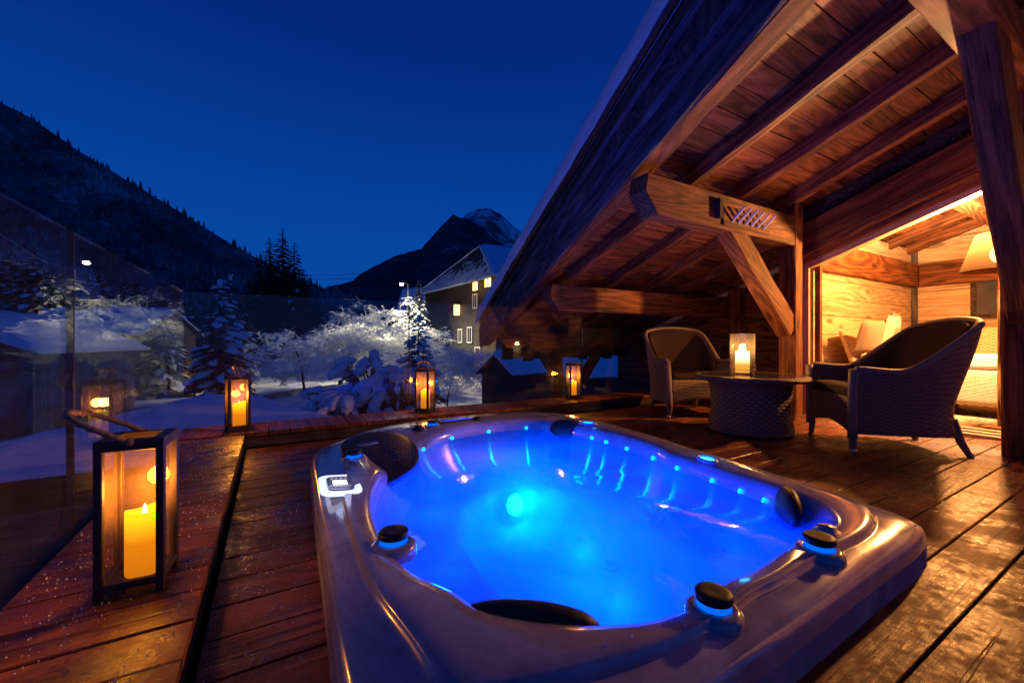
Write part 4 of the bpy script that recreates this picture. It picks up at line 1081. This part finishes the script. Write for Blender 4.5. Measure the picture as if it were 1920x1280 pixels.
# snow banks along the lane and in front of the barn
mb = MB()
bank = [(-12.6, 13.5, 1.2), (-15.5, 17, 1.3), (-17.5, 21, 1.2), (-19, 25, 1.0), (-19.5, 29, .9)]
vs = []; fs = []
for i in range(41):
    q = spl([(b[0], b[1]) for b in bank], i / 40); w_ = spl([(b[2], 0) for b in bank], i / 40).x
    for k in range(9):
        a = -1 + k / 4; r = q.x + 1.7 * a * 0.9; f = q.y - 1.7 * a * 0.45
        vs.append(V(r, f, gz(r, f) - 0.1 + w_ * max(0, 1 - a * a) ** 0.8 * (1 + 0.35 * noise.noise((r * 1.3, f * 1.3, 3)))))
for i in range(40):
    for k in range(8): a = i * 9 + k; fs.append((a, a + 1, a + 10, a + 9))
mb.add(vs, fs); g = mb.build('snow_bank', M_snowg, None, smooth=True); tag(g, 'ploughed snow bank in front of the barn', kind='structure')

t = NT('forest_slope'); p = t.n('NewGeometry').outputs['Position']
n1 = t.noise(t.mapping(p, (0.02, 0.02, 0.012)), 1.0, 6, 0.5, 0.6); n2 = t.noise(p, 0.16, 4, 0, 0.7)
M_forest = t.done(t.bsdf(t.ramp(t.math('ADD', t.math('MULTIPLY', n1, 0.6), t.math('MULTIPLY', n2, 0.4)), [(0.38, (0.045, 0.050, 0.053)), (0.52, (0.12, 0.13, 0.138)), (0.64, (0.36, 0.37, 0.385))]), 0.95, 0.1))
t = NT('rock_snow'); p = t.n('NewGeometry').outputs['Position']; n1 = t.noise(t.mapping(p, (1, 1, 0.5)), 0.006, 8, 0.8, 0.65)
M_peak = t.done(t.bsdf(t.ramp(n1, [(0.42, (0.07, 0.08, 0.10)), (0.5, (0.30, 0.33, 0.38)), (0.56, (0.66, 0.70, 0.76))]), 0.9, 0.1))
t = NT('dark_hill'); p = t.n('NewGeometry').outputs['Position']; n1 = t.noise(p, 0.012, 8, 0.6, 0.65)
M_hill = t.done(t.bsdf(t.ramp(n1, [(0.45, (0.035, 0.042, 0.052)), (0.62, (0.07, 0.08, 0.095)), (0.72, (0.35, 0.38, 0.42))]), 0.95, 0.1))
def massif(name, sil, dist, base, depth, mat, label, rough, nx=120, nv=26, foot=0.0):
    """a ridge as a real slope: crest at dist, foot nearer by depth, back side falling away"""
    sil = [((px - 960) / 775, (640 - py) / 775) for px, py in sil]
    def crest(u):
        if u <= sil[0][0]: return sil[0][1]
        for (a, ha), (b, hb) in zip(sil, sil[1:]):
            if u <= b: return ha + (hb - ha) * (u - a) / (b - a)
        return sil[-1][1]
    u0, u1 = sil[0][0], sil[-1][0]; vs = []; fs = []
    for j in range(nv + 5):
        v = j / nv
        for i in range(nx + 1):
            u = u0 + (u1 - u0) * i / nx
            r = u * dist; H_ = crest(u) * dist + 0.8
            if v <= 1:
                f = dist - depth * (1 - v); z = base + (H_ - base) * (v ** 1.25)
                k = math.sin(math.pi * min(1, v)) ** 0.7
                nz = noise.fractal((r * 3.2 / dist * 2, f * 3.2 / dist * 2, z * 3 / dist), 0.9, 2.1, 6)
                f -= rough * nz * k; z += rough * 0.35 * nz * k
                r2 = r * (1 - 0.0 * (1 - v))
            else:
                w = (v - 1) * nv / 4; f = dist + depth * 0.8 * w; z = H_ - (H_ - base) * w; r2 = r
            if j == nv: z += rough * 0.05 * noise.noise((u * 90, 0, 4)) + rough * 0.03 * noise.noise((u * 260, 0, 1))
            vs.append(V(r2, f, z))
    for j in range(nv + 4):
        for i in range(nx): a = j * (nx + 1) + i; fs.append((a, a + 1, a + nx + 2, a + nx + 1))
    mb = MB(); mb.add(vs, fs); o = mb.build(name, mat, None, smooth=True); tag(o, label, kind='structure'); return o, vs, nx, nv
mt, mvs, mnx, mnv = massif('mountain', [(-420, 20), (-150, 118), (0, 192), (60, 222), (150, 285), (250, 345), (350, 405), (440, 462), (500, 492), (560, 522), (660, 560), (760, 600)], 520, -8, 400, M_forest, 'dark forested mountainside on the left', 26)
massif('mountain', [(420, 640), (560, 588), (610, 556), (660, 528), (700, 501), (735, 482), (770, 471), (798, 466), (812, 446), (828, 424), (842, 410), (846, 404), (850, 402), (854, 404), (858, 407), (880, 411), (900, 424), (925, 447), (955, 466), (1010, 500), (1120, 560), (1250, 600)], 1500, -20, 900, M_hill, 'dark rocky summit in the middle of the valley', 60, 160)
massif('mountain', [(640, 560), (800, 470), (860, 415), (878, 400), (900, 391), (920, 392), (940, 402), (956, 418), (975, 433), (1000, 450), (1060, 480), (1200, 560)], 3800, -20, 1800, M_peak, 'distant snowy peak behind the dark summit', 160, 120)
# forest standing on the left mountainside
rnd = random.Random(5); mb = MB(); n = 0
while n < 4600:
    j = min(mnv - 1, int(mnv * rnd.random() ** 0.75)); i = rnd.randrange(mnx); a = j * (mnx + 1) + i
    q = mvs[a] + (mvs[a + 1] - mvs[a]) * rnd.random() + (mvs[a + mnx + 1] - mvs[a]) * rnd.random()
    h = rnd.uniform(4.5, 11) * rnd.choice((1, 1, 1.25)); r = h * rnd.uniform(0.17, 0.26); a0 = rnd.random() * 6.28; n += 1
    vs = []
    for zz, rr in ((-1.0, r), (0.42 * h, r * 0.45), (0.36 * h, r * 0.72)):
        vs += [q + Vector((rr * math.cos(a0 + k * 1.2566), rr * math.sin(a0 + k * 1.2566), zz)) for k in range(5)]
    vs.append(q + Vector((0, 0, h)))
    mb.add(vs, [(k, (k + 1) % 5, 5 + (k + 1) % 5, 5 + k) for k in range(5)] + [(10 + k, 10 + (k + 1) % 5, 15) for k in range(5)])
o = mb.build('forest', M_forest, None); tag(o, 'dark spruce forest covering the left mountainside', kind='stuff')

# ------------------------------------------------------------------ trees
t = NT('needles'); p = t.n('NewGeometry').outputs['Position']; n1 = t.noise(p, 3, 4)
M_needle = t.done(t.bsdf(t.mix(n1, (0.012, 0.022, 0.016), (0.035, 0.055, 0.038)), 0.8, 0.2))
M_bark = simple('bark', (0.05, 0.038, 0.03), 0.95, 0, 0.1, 12, 0.4, 0.8)
M_frost = snow_mat('hoar_frost', 5, 0.2)
def conifer(name, base, h, r, label, snow=0.6, nb=150, seed=1, clump=False, group=None, sprig=5):
    rnd = random.Random(seed); M = Matrix.Translation(base)
    t_ = thing(name, label, 'tree', M, group)
    mb = MB(); mb.tube([(0, 0, -0.3), (0.02 * h * rnd.uniform(-1, 1) * .3, 0, h * .5), (0, 0, h * .98)], [h * .018, h * .011, h * .002], 7); mb.build('trunk', M_bark, t_, M, smooth=True)
    fo = MB(); sn = MB()
    for i in range(nb):
        f = (i + rnd.random()) / nb; z = h * (0.10 + 0.88 * f); L = r * ((1 - f) ** 0.75 + 0.05) * rnd.uniform(0.7, 1.12); a = i * 2.39996 + rnd.uniform(-.5, .5)
        d = Vector((math.cos(a), math.sin(a), 0)); s = Vector((-d.y, d.x, 0)); droop = rnd.uniform(.25, .55) * (1.2 - f)
        def bp(q): return d * (L * q) + Vector((0, 0, z - droop * L * q ** 1.4 + 0.10 * L * q * (1 - q)))
        w = L * rnd.uniform(.26, .40)
        for k in range(sprig):
            q0 = 0.12 + 0.8 * k / sprig; c = bp(q0)
            for sg in (-1, 1):
                ww = w * (1 - 0.6 * abs(q0 - .35)) * rnd.uniform(.7, 1.2)
                tip = bp(min(1.05, q0 + .34)) + s * sg * ww + Vector((0, 0, -ww * rnd.uniform(.25, .6))); e_ = bp(min(1.0, q0 + .22))
                fo.add([c, e_, tip, c + (tip - c) * .55 + s * sg * ww * .25], [(0, 1, 2, 3)])
        if rnd.random() < snow:
            if clump:
                for k in range(2):
                    q = rnd.uniform(.45, .95); ss = max(.05 * r, L * rnd.uniform(.18, .33)) * (1.15 - .4 * q); c = bp(q) + Vector((0, 0, ss * .30)) + s * rnd.uniform(-.3, .3) * w
                    Mq = Matrix.Rotation(a, 3, 'Z') @ Matrix.Rotation(math.atan(droop * 1.3), 3, 'Y')
                    sn.ball(c, ss * 1.35, ss * 0.8, ss * .5, 9, 6, Mq, .10)
            else:
                q1 = rnd.uniform(.25, .45); up = Vector((0, 0, L * .05 + .01)); ww = w * rnd.uniform(.35, .75)
                p0, p1, p2 = bp(q1) + up, bp((q1 + 1) / 2) + up * 1.5, bp(1.02) + up * .3
                sn.add([p0, p1 + s * ww, p2, p1 - s * ww - Vector((0, 0, ww * .3)), p1 + up * .9], [(0, 4, 1), (1, 4, 2), (2, 4, 3), (3, 4, 0)])
    fo.build('crown', M_needle, t_, M)
    if clump:
        sn.ball((0, 0, h * .965), r * .05, r * .05, r * .10, 8, 6)
    if sn.v: tag(sn.build('snow_load', M_snow, t_, M, smooth=clump), kind='stuff')
    return t_
def gp(px, f, dz=0): r = (px - 960) / 775 * f; return V(r, f, gz(r, f) + dz)
conifer('fir_tree', gp(412, 11.5), 6.5, 1.35, 'young fir tree near the glass corner with heavy rounded snow clumps', .62, 150, 3, True, None, 9)
conifer('fir_tree', gp(432, 19), 8.0, 1.4, 'slender fir with a few white branches behind the snow clumped fir', .5, 90, 4, True)
conifer('fir_tree', gp(784, 15), 5.9, 1.35, 'drooping snow laden fir behind the middle lantern', .9, 130, 6, True)
conifer('fir_tree', gp(786, 50), 12.0, 2.3, 'frosted fir lit up right beside the street lamp', .95, 190, 7)
conifer('fir_tree', gp(330, 46), 11.0, 3.0, 'small pointed fir left of the glass corner against the mountain', .5, 130, 8)
conifer('fir_tree', gp(65, 42), 15.0, 4.2, 'tall snowy fir behind the barn roof at the far left', .85, 190, 9, False, None)
wood_g = 'firs in the wood behind the barn'
for i, (px, f, h, r, s_, lb) in enumerate([
    (-10, 40, 14, 4, .7, 'snowy fir at the very left edge behind the barn roof'), (130, 46, 14.5, 4.2, .85, 'snowy fir rising right of the tall fir behind the barn'),
    (185, 38, 11.5, 3.6, .95, 'nearer snowy fir above the middle of the far barn roof'), (235, 50, 13, 3.8, .6, 'fir above the right half of the far barn roof'),
    (280, 44, 10, 3.2, .6, 'fir over the right end of the far barn roof'), (20, 55, 18, 4.5, .5, 'dark tall fir between the two leftmost snowy firs'),
    (165, 58, 16, 4.5, .5, 'tall dim fir in the second row above the far barn'), (310, 36, 7.5, 2.5, .7, 'short snowy fir beside the glass corner'),
    (360, 52, 11, 3, .5, 'dim fir right behind the snow clumped young fir'), (400, 60, 12, 3.4, .4, 'far dim fir above the snow clumped young fir'),
    (95, 52, 14, 4.4, .7, 'broad snowy fir right of the tall one over the barn'), (205, 44, 11, 4.0, .8, 'wide snowy fir behind the ridge of the far barn'),
    (255, 62, 15, 4.4, .4, 'dark fir far back over the right of the barn'), (-60, 50, 17, 4.6, .5, 'big dark fir beyond the left edge of the barn'),
    (300, 58, 13, 4.2, .5, 'dark fir far back left of the glass corner'), (335, 42, 7.0, 2.6, .8, 'small bright fir at the glass corner'),
    (430, 48, 8.5, 2.6, .6, 'small fir right of the snow clumped young fir'), (455, 55, 9.5, 3.0, .5, 'small fir at the left of the dark sky clump')]):
    conifer('fir_tree', gp(px, f), h, r, lb, s_, 130, 20 + i, False, wood_g)
dark_g = 'dark firs clustered against the sky'
for i, (px, f, h, r, lb) in enumerate([(484, 84, 22, 4.6, 'dark fir second from the left in the sky clump'), (506, 80, 25.5, 5.0, 'dark fir left of the tallest one in the sky clump'), (530, 86, 29, 5.4, 'tallest dark fir in the clump against the evening sky'),
    (552, 82, 25, 4.8, 'dark fir right of the tallest one in the sky clump'), (568, 90, 21, 4.6, 'dark fir on the right shoulder of the sky clump'), (466, 92, 20, 4.4, 'leftmost dark fir of the sky clump'), (592, 100, 16, 4.4, 'lowest dark fir at the right end of the sky clump')]):
    conifer('fir_tree', gp(px, f), h, r, lb, .10, 200, 40 + i, False, dark_g, 6)
# hoar-frosted bare trees
def bare_tree(base, h, spread, label, seed, levels=5, lean=0.0, group=None, mat=None, thin=1.0, name='frosted_tree', kids=(3, 4)):
    rnd = random.Random(seed); M = Matrix.Translation(base); t_ = thing(name, label, 'tree', M, group); rmin = 0.020 if h > 3 else 0.03
    tr = MB(); tw = MB()
    def grow(p, d, L, r, lv):
        pts = [p]; q = p; dd = d.copy()
        for k in range(3):
            dd = (dd + Vector((rnd.uniform(-.28, .28), rnd.uniform(-.28, .28), rnd.uniform(-.22, .16) - 0.025 * (levels - lv)))).normalized()
            q = q + dd * L / 3; pts.append(q)
        (tr if lv >= levels - 0 else tw).tube(pts, [max(r, rmin), max(r * .85, rmin), max(r * .7, rmin), max(r * .5, rmin * .7)], 6 if lv >= levels else (4 if lv > 1 else 3), cap=False)
        if lv <= 0: return
        for k in range(rnd.choice(kids) + (3 if lv == levels else 0)):
            f = rnd.uniform(.22 if lv >= levels - 1 else .3, 1.0); i = min(2, int(f * 3)); b = pts[i].lerp(pts[i + 1], f * 3 - i)
            a = rnd.random() * 6.283; side = Vector((math.cos(a), math.sin(a), rnd.uniform(-.25, .55)))
            nd = (dd * .62 + side * spread).normalized()
            grow(b, nd, L * rnd.uniform(.55, .8), r * .55, lv - 1)
    for k in range(1):
        grow(Vector((0, 0, -.2)), Vector((lean, 0, 1)).normalized(), h * .46, h * .013 * thin, levels)
    tr.build('trunk', M_bark, t_, M, smooth=True)
    tw.build('crown', mat or M_frost, t_, M)
    return t_
bare_tree(gp(572, 37), 9.0, .9, 'round hoar frosted tree standing alone in the lit snow field', 11, 6, -.1, kids=(3, 4, 4))
fg = 'hoar frosted trees along the lane'
for i, (px, f, h, lb) in enumerate([(662, 41, 9.6, 'hoar frosted tree at the left end of the pale thicket'), (708, 43, 10.2, 'hoar frosted tree in the middle of the pale thicket'), (748, 44, 10.6, 'hoar frosted tree right below the blazing street lamp'),
    (690, 52, 10.5, 'farther hoar frosted tree in the second row of the thicket'), (778, 39, 8.2, 'hoar frosted tree at the right end of the thicket'), (636, 58, 10.5, 'farthest hoar frosted tree left of the thicket')]):
    bare_tree(gp(px, f), h, .95, lb, 60 + i, 6, 0, fg, kids=(3, 4, 4))
bare_tree(gp(838, 30), 5.6, .8, 'small frosted shrub tree in front of the stone house', 71, 5, .2, None, kids=(4, 4, 5))
bare_tree(gp(288, 15), 2.9, .7, 'little snow plastered tree beside the barn snow bank', 72, 3, .1, None, M_snow, 2.6, 'snowy_tree', (3, 4))
# snow laden shrubs below the terrace, lit blue by the tub
def shrub(base, h, r, label, seed):
    rnd = random.Random(seed); M = Matrix.Translation(base); t_ = thing('snowy_shrub', label, 'shrub', M, 'snow laden shrubs below the terrace')
    fo = MB(); sn = MB(); st = MB()
    for i in range(46):
        a = rnd.random() * 6.283; el_ = rnd.uniform(.2, 1.0); d = Vector((math.cos(a), math.sin(a), 0)); L = r * rnd.uniform(.55, 1.05); hh = h * el_
        pts = [Vector((0, 0, 0)), d * L * .35 + Vector((0, 0, hh * .75)), d * L * .75 + Vector((0, 0, hh)), d * L + Vector((0, 0, hh - .28 * L))]
        st.tube(pts, [.03, .02, .014, .006], 4)
        s = Vector((-d.y, d.x, 0))
        for k in range(9):
            f = rnd.uniform(.3, 1); i_ = min(2, int(f * 3)); q = pts[i_].lerp(pts[i_ + 1], f * 3 - i_); w = rnd.uniform(.08, .2); sg = rnd.choice((-1, 1))
            fo.add([q, q + d * w * .6 + s * sg * w * .4, q + d * w * .7 + s * sg * w - Vector((0, 0, w * .9)), q + s * sg * w * .5 - Vector((0, 0, w * .7))], [(0, 1, 2, 3)])
        for k in range(3):
            f = rnd.uniform(.55, 1); i_ = min(2, int(f * 3)); q = pts[i_].lerp(pts[i_ + 1], f * 3 - i_); ss = rnd.uniform(.09, .2)
            sn.ball(q + Vector((0, 0, ss * .35)), ss * 1.5, ss * .75, ss * .6, 8, 5, Matrix.Rotation(a, 3, 'Z') @ Matrix.Rotation(rnd.uniform(.1, .8), 3, 'Y'), .14)
    st.build('stems', M_bark, t_, M); fo.build('foliage', M_needle, t_, M); tag(sn.build('snow_load', M_snow, t_, M, smooth=True), kind='stuff')
for i, (px, f, top, r, lb) in enumerate([(695, 10.5, 668, .95, 'tallest snow laden shrub catching blue light below the far glass'), (632, 11, 722, .9, 'low spreading snowy shrub at the left of the blue lit group'), (740, 9.5, 700, .75, 'snow laden shrub just left of the middle lantern'), (655, 9.0, 735, .8, 'lowest snow covered shrub in front of the blue lit group')]):
    r_ = (px - 960) / 775 * f; zt = .8 + (640 - top) * f / 775; shrub(V(r_, f, zt - 2.0), 2.0, r, lb, 90 + i)
# neighbouring low roof buried in snow right under the far glass
an = thing('annex', 'low annex roof buried in deep snow just beyond the glass corner', 'outbuilding', V(-2.6, 6.0, -4.2))
cor = [Vector((-2.5, 4.35)), Vector((-2.45, 6.3)), Vector((-.62, 9.5)), Vector((.95, 5.6)), Vector((.95, 4.35))]
mb = MB(); vs = []; fs = []; N_ = 26
for j in range(N_ + 1):
    for i in range(N_ + 1):
        u, v = i / N_, j / N_
        L_ = cor[0].lerp(cor[1], min(1, v * 1.6)) if v < .625 else cor[1].lerp(cor[2], (v - .625) / .375)
        R2 = cor[4].lerp(cor[3], min(1, v * 1.6)) if v < .625 else cor[3].lerp(cor[2], (v - .625) / .375)
        p = L_.lerp(R2, u)
        e_ = min(u, 1 - u, (1 - v) * 1.2 if v > .6 else 1)
        z = -.20 + .10 * v - .26 * (1 - sstep(0, .10, e_)) + .02 * noise.noise((p.x * 2, p.y * 2, 0)) + .045 * noise.noise((p.x * .7, p.y * .7, 5))
        vs.append((p.x, p.y, z))
for j in range(N_):
    for i in range(N_): a = j * (N_ + 1) + i; fs.append((a, a + 1, a + N_ + 2, a + N_ + 1))
mb.add(vs, fs); o = mb.build('snow_cover', M_snow, an, Matrix(), smooth=True)
mb = MB(); n_ = len(cor); mb.add([(c.x, c.y, z) for z in (-4.6, -.46) for c in [c_.lerp(Vector((-.7, 6)), .04) for c_ in cor]], [tuple(range(n_)), tuple(range(n_, 2 * n_))] + [(k, (k + 1) % n_, n_ + (k + 1) % n_, n_ + k) for k in range(n_)])
mb.build('wall', M_barn, an, Matrix(), recalc=True)

# ------------------------------------------------------------------ buildings of the hamlet
def snow_slab(name, quad, th, par, over=0.0, seed=0):
    """snow lying on a roof plane given by four corners (eave, eave, ridge, ridge)"""
    q = [Vector(p) for p in quad]; n = 14; vs = []; fs = []
    for j in range(n + 1):
        for i in range(n + 1):
            u, v = i / n, j / n; p = q[0].lerp(q[1], u).lerp(q[3].lerp(q[2], u), v)
            e_ = min(u, 1 - u, v); s_ = sstep(0, .05, e_) if e_ < .05 else 1
            p = p + Vector((0, 0, .03 + (th - .03) * (0.25 + .75 * s_) * (1 + .18 * noise.noise((p.x * .6, p.y * .6, seed))))); vs.append(p)
    for j in range(n):
        for i in range(n): a = j * (n + 1) + i; fs.append((a, a + 1, a + n + 2, a + n + 1))
    m = len(vs); rim = [i for i in range(n + 1)] + [j * (n + 1) + n for j in range(1, n + 1)] + [n * (n + 1) + i for i in range(n - 1, -1, -1)] + [j * (n + 1) for j in range(n - 1, 0, -1)]
    low = []
    for k in rim:
        u, v = (k % (n + 1)) / n, (k // (n + 1)) / n; low.append(q[0].lerp(q[1], u).lerp(q[3].lerp(q[2], u), v) - Vector((0, 0, .02)))
    vs += low; R = len(rim)
    for k in range(R): fs.append((rim[k], m + k, m + (k + 1) % R, rim[(k + 1) % R]))
    fs.append(tuple(m + k for k in range(R)))
    mb = MB(); mb.add(vs, fs); return mb.build(name, M_snow, par, Matrix(), smooth=True, recalc=True)
def gabled(name, label, cat, c0, c1, width, base, eave, ridge, side, over=.5, plank=None, wallmat=None, sn=.35, front='long'):
    """house with its long wall from c0 to c1 (survey coordinates), running back by width on the given side"""
    a = V(c0[0], c0[1]); b = V(c1[0], c1[1]); ex = (b - a); L = ex.length; ex.normalize(); ey = Vector((-ex.y, ex.x, 0)) * side
    t_ = thing(name, label, cat, Vector((*(a + ex * L / 2 + ey * width / 2).xy, base)))
    P = lambda x, y, z: Vector((*(a + ex * x + ey * y).xy, z))
    mb = MB(); vs = [P(0, 0, base - 1), P(L, 0, base - 1), P(L, width, base - 1), P(0, width, base - 1), P(0, 0, eave), P(L, 0, eave), P(L, width, eave), P(0, width, eave), P(0, width / 2, ridge), P(L, width / 2, ridge)]
    mb.add(vs, [(0, 1, 5, 4), (2, 3, 7, 6), (1, 2, 6, 9, 5), (3, 0, 4, 8, 7), (4, 5, 9, 8), (6, 7, 8, 9)]); w_ = mb.build('wall', wallmat or M_barn, t_, Matrix(), recalc=True)
    if plank:
        n = int(L / plank)
        for k in range(n):
            p0 = P((k + .5) * L / n, -.03, base - .6); p1 = P((k + .5) * L / n, -.03, eave - .02)
            timber('plank', p0, p1, .04, L / n - .02, M_barn, w_, ey.cross(Vector((0, 0, 1))) , 0.004, .004, k % 5)
    dz = (ridge - eave) / (width / 2) * over
    for y0, s_ in ((-over, 1), (width + over, -1)):
        mb = MB(); q = [P(-over, y0, eave - dz), P(L + over, y0, eave - dz), P(L + over, width / 2, ridge), P(-over, width / 2, ridge)]
        mb.add(q + [v + Vector((0, 0, .12)) for v in q], [(0, 1, 2, 3), (4, 5, 6, 7), (0, 1, 5, 4), (1, 2, 6, 5), (2, 3, 7, 6), (3, 0, 4, 7)]); mb.build('roof', M_dark, t_, Matrix(), recalc=True)
        snow_slab('roof_snow', [v + Vector((0, 0, .125)) for v in q], sn, t_, seed=s_)
    return t_, P, L
barn, PB, LB = gabled('barn', 'long plank barn with a thick snow roof seen through the left glass', 'barn', (-24.2, 20.8), (-27.6, 30.2), 8, -4.3, .35, 2.0, 1, .7, .26, M_barn, .45)
gabled('barn', 'second barn whose bluish snow roof rises behind the long barn', 'barn', (-40.5, 33.5), (-31.0, 34.5), 7, -4, 1.5, 3.4, 1, .5, None, M_barn, .4)
gabled('shed', 'small dark shed with a snow gable below the far ledge', 'shed', (-1.75, 24.3), (.5, 26.4), 2.6, -4, -.95, -.05, -1, .25, .3, M_dark, .3)
gabled('shed', 'snow roofed shed glimpsed under the far eave of the chalet', 'shed', (3.6, 26.5), (8.8, 29), 4, -4, -1.4, .0, 1, .4, None, M_dark, .35)
gabled('house', 'low house with a broad snow roof behind the street lamp', 'house', (-18, 66), (-11.5, 66), 8, -2, 5.2, 9.4, 1, .6, None, M_stone, .4)
# stone house with the half-hipped snowy roof
nh = thing('stone_house', 'tall stone house with a half hipped snowy roof and lit windows', 'house', V(-5, 58, -2.5))
A_ = Vector((-12.4, 60)); B_ = Vector((-1.8, 46)); ex2 = (B_ - A_).normalized(); ey2 = Vector((-ex2.y, ex2.x)); LH = (B_ - A_).length
def PH(s, y, z): q = A_ + ex2 * s + ey2 * y; return V(q.x, q.y, z)
mb = MB(); DPT = 16
mb.add([PH(0, 0, -4), PH(LH, 0, -4), PH(LH, DPT, -4), PH(0, DPT, -4), PH(0, 0, 6.6), PH(LH, 0, 6.6), PH(LH, DPT, 6.6), PH(0, DPT, 6.6)], [(0, 1, 5, 4), (1, 2, 6, 5), (2, 3, 7, 6), (3, 0, 4, 7), (4, 5, 6, 7)]); mb.build('wall', M_stone, nh, Matrix(), recalc=True)
mb = MB(); mb.add([PH(-.1, -.12, 5.4), PH(LH + .1, -.12, 5.4), PH(LH + .1, DPT, 5.4), PH(-.1, DPT, 5.4), PH(-.1, -.12, 8.4), PH(LH + .1, -.12, 8.4), PH(LH + .1, DPT, 8.4), PH(-.1, DPT, 8.4)], [(0, 1, 5, 4), (1, 2, 6, 5), (2, 3, 7, 6), (3, 0, 4, 7)]); mb.build('upper_boarding', M_dark, nh, Matrix(), recalc=True)
apx = PH(LH * .52, 3.2, 13.3); apx2 = PH(LH * .52, DPT + 1, 13.6)
eL, eR = PH(-1.0, -1.3, 7.6), PH(LH + 1.0, -1.3, 7.9); eL2, eR2 = PH(-1.0, DPT + 1, 7.6), PH(LH + 1.0, DPT + 1, 7.9)
t = NT('dusted_shingles'); p = t.n('NewGeometry').outputs['Position']; sz = t.n('SeparateXYZ'); t.l(p, sz.inputs[0])
n1 = t.noise(p, 0.9, 6, .6, .65); f_ = t.math('ADD', n1, t.math('MULTIPLY', t.math('SUBTRACT', 11.0, sz.outputs[2]), 0.055))
M_dust = t.done(t.bsdf(t.ramp(f_, [(0.52, (0.05, 0.035, 0.03)), (0.60, (0.55, 0.55, 0.58))]), 0.9, 0.2, 0, t.bump(n1, .3, .1)))
mb = MB(); mb.add([eL, eR, apx] + [v - Vector((0, 0, .25)) for v in (eL, eR, apx)], [(0, 1, 2), (3, 5, 4), (0, 3, 4, 1), (1, 4, 5, 2), (2, 5, 3, 0)]); mb.build('hip_roof', M_dust, nh, Matrix(), recalc=True)
mb = MB(); mb.add([eR, eR2, apx2, apx, eL, eL2] , [(0, 1, 2, 3), (4, 3, 2, 5)]); mb.build('roof', M_dark, nh, Matrix())
snow_slab('roof_snow', [eR + Vector((0, 0, .05)), eR2 + Vector((0, 0, .05)), apx2 + Vector((0, 0, .05)), apx + Vector((0, 0, .05))], .5, nh, seed=3)
snow_slab('roof_snow', [eL2 + Vector((0, 0, .05)), eL + Vector((0, 0, .05)), apx + Vector((0, 0, .05)), apx2 + Vector((0, 0, .05))], .4, nh, seed=4)
def hwin(s, z, w, h, lit, fr=M_white):
    M = Matrix((Vector((*(PH(1, 0, 0) - PH(0, 0, 0)).xy, 0)).normalized(), Vector((*(PH(0, 1, 0) - PH(0, 0, 0)).xy, 0)).normalized(), Vector((0, 0, 1)))).transposed().to_4x4(); M.translation = PH(s, -.14, z)
    wn_ = D.objects.new('window', None); link(wn_, nh, M); mb = MB()
    for x0, x1, z0, z1 in ((-w / 2 - .12, -w / 2, -h / 2 - .12, h / 2 + .12), (w / 2, w / 2 + .12, -h / 2 - .12, h / 2 + .12), (-w / 2, w / 2, h / 2, h / 2 + .12), (-w / 2, w / 2, -h / 2 - .14, -h / 2), (-.03, .03, -h / 2, h / 2)): mb.box(x0, x1, -.05, .05, z0, z1)
    mb.build('frame', fr, wn_, M); mb = MB(); mb.box(-w / 2, w / 2, -.01, .01, -h / 2, h / 2); mb.build('pane', M_win if lit else M_black, wn_, M)
    if lit: point('window_light', (0, -.6, 0), 60, (1, .55, .2), .3, wn_)
hwin(13.5, 7.35, 1.1, 1.0, True, M_dark); hwin(16.2, 7.5, 1.3, 1.0, True, M_dark)
for s, z, w, h in ((13.4, 5.6, .8, 1.5), (12.2, 1.6, .9, 1.7), (14.0, -.9, .9, 1.9), (15.9, 1.7, .9, 1.6), (9.9, 1.5, .8, 1.5)): hwin(s, z, w, h, False)
wl = thing('wall_lantern', 'lit wall lantern high on the stone house beside the frosted shrub', 'lamp', PH(9.7, -.5, 4.85))
mb = MB(); mb.box(-.28, .28, -.28, .28, -.75, .55); mb.build('lit_glass', M_win, wl); mb = MB(); mb.lathe([(.45, .55), (.1, .95), (0, 1.0)], 8); mb.build('cap', M_darkmetal, wl)
point('wall_lantern_light', (0, 0, 0), 160, (1, .6, .25), .3, wl)
# street lamps
def street(px, f, py, label, en, col):
    r = (px - 960) / 775 * f; z = .8 + (640 - py) * f / 775; b = V(r, f, gz(r, f)); M = Matrix.Translation(b); H_ = z - b.z
    s = thing('street_lamp', label, 'street lamp', M)
    mb = MB(); mb.tube([(.9, .5, -.3), (.9, .5, H_ * .6), (.85, .47, H_ + .1), (.4, .2, H_ + .3), (0, 0, H_ + .2)], [.09, .07, .05, .045, .04], 8); mb.build('pole', M_darkmetal, s, M, smooth=True)
    mb = MB(); mb.lathe([(.26, .12), (.22, .2), (.1, .3), (0, .32)], 14, (0, 0, H_)); mb.build('hood', M_darkmetal, s, M, smooth=True)
    mb = MB(); mb.ball((0, 0, H_), .22, .22, .16, 14, 8); mb.build('lens', M_street, s, M, smooth=True)
    point('street_light', (0, 0, H_ - .35), en, col, .25, s, 162)
street(753, 46, 533, 'street lamp blazing white beside the frosted fir', 11500, (1.0, 0.84, 0.52))
# overhead wires
for k, (a, b, sag) in enumerate([((-23.0, 19.5, .35), (-33, 36, 1.9), .3), ((-60, 110, 18.5), (-20, 95, 18.0), .8), ((-60, 110, 17.5), (-20, 95, 17.0), .9)]):
    pts = [V(a[0], a[1], a[2]).lerp(V(b[0], b[1], b[2]), i / 12) - Vector((0, 0, sag * math.sin(math.pi * i / 12))) for i in range(13)]
    mb = MB(); mb.tube(pts, .02 if k == 0 else .05, 5); o = mb.build('overhead_wire', M_black, None, smooth=True)
    tag(o, ('thin cable running from the barn eave', 'upper cable crossing the valley sky', 'lower cable crossing the valley sky')[k], 'cable')
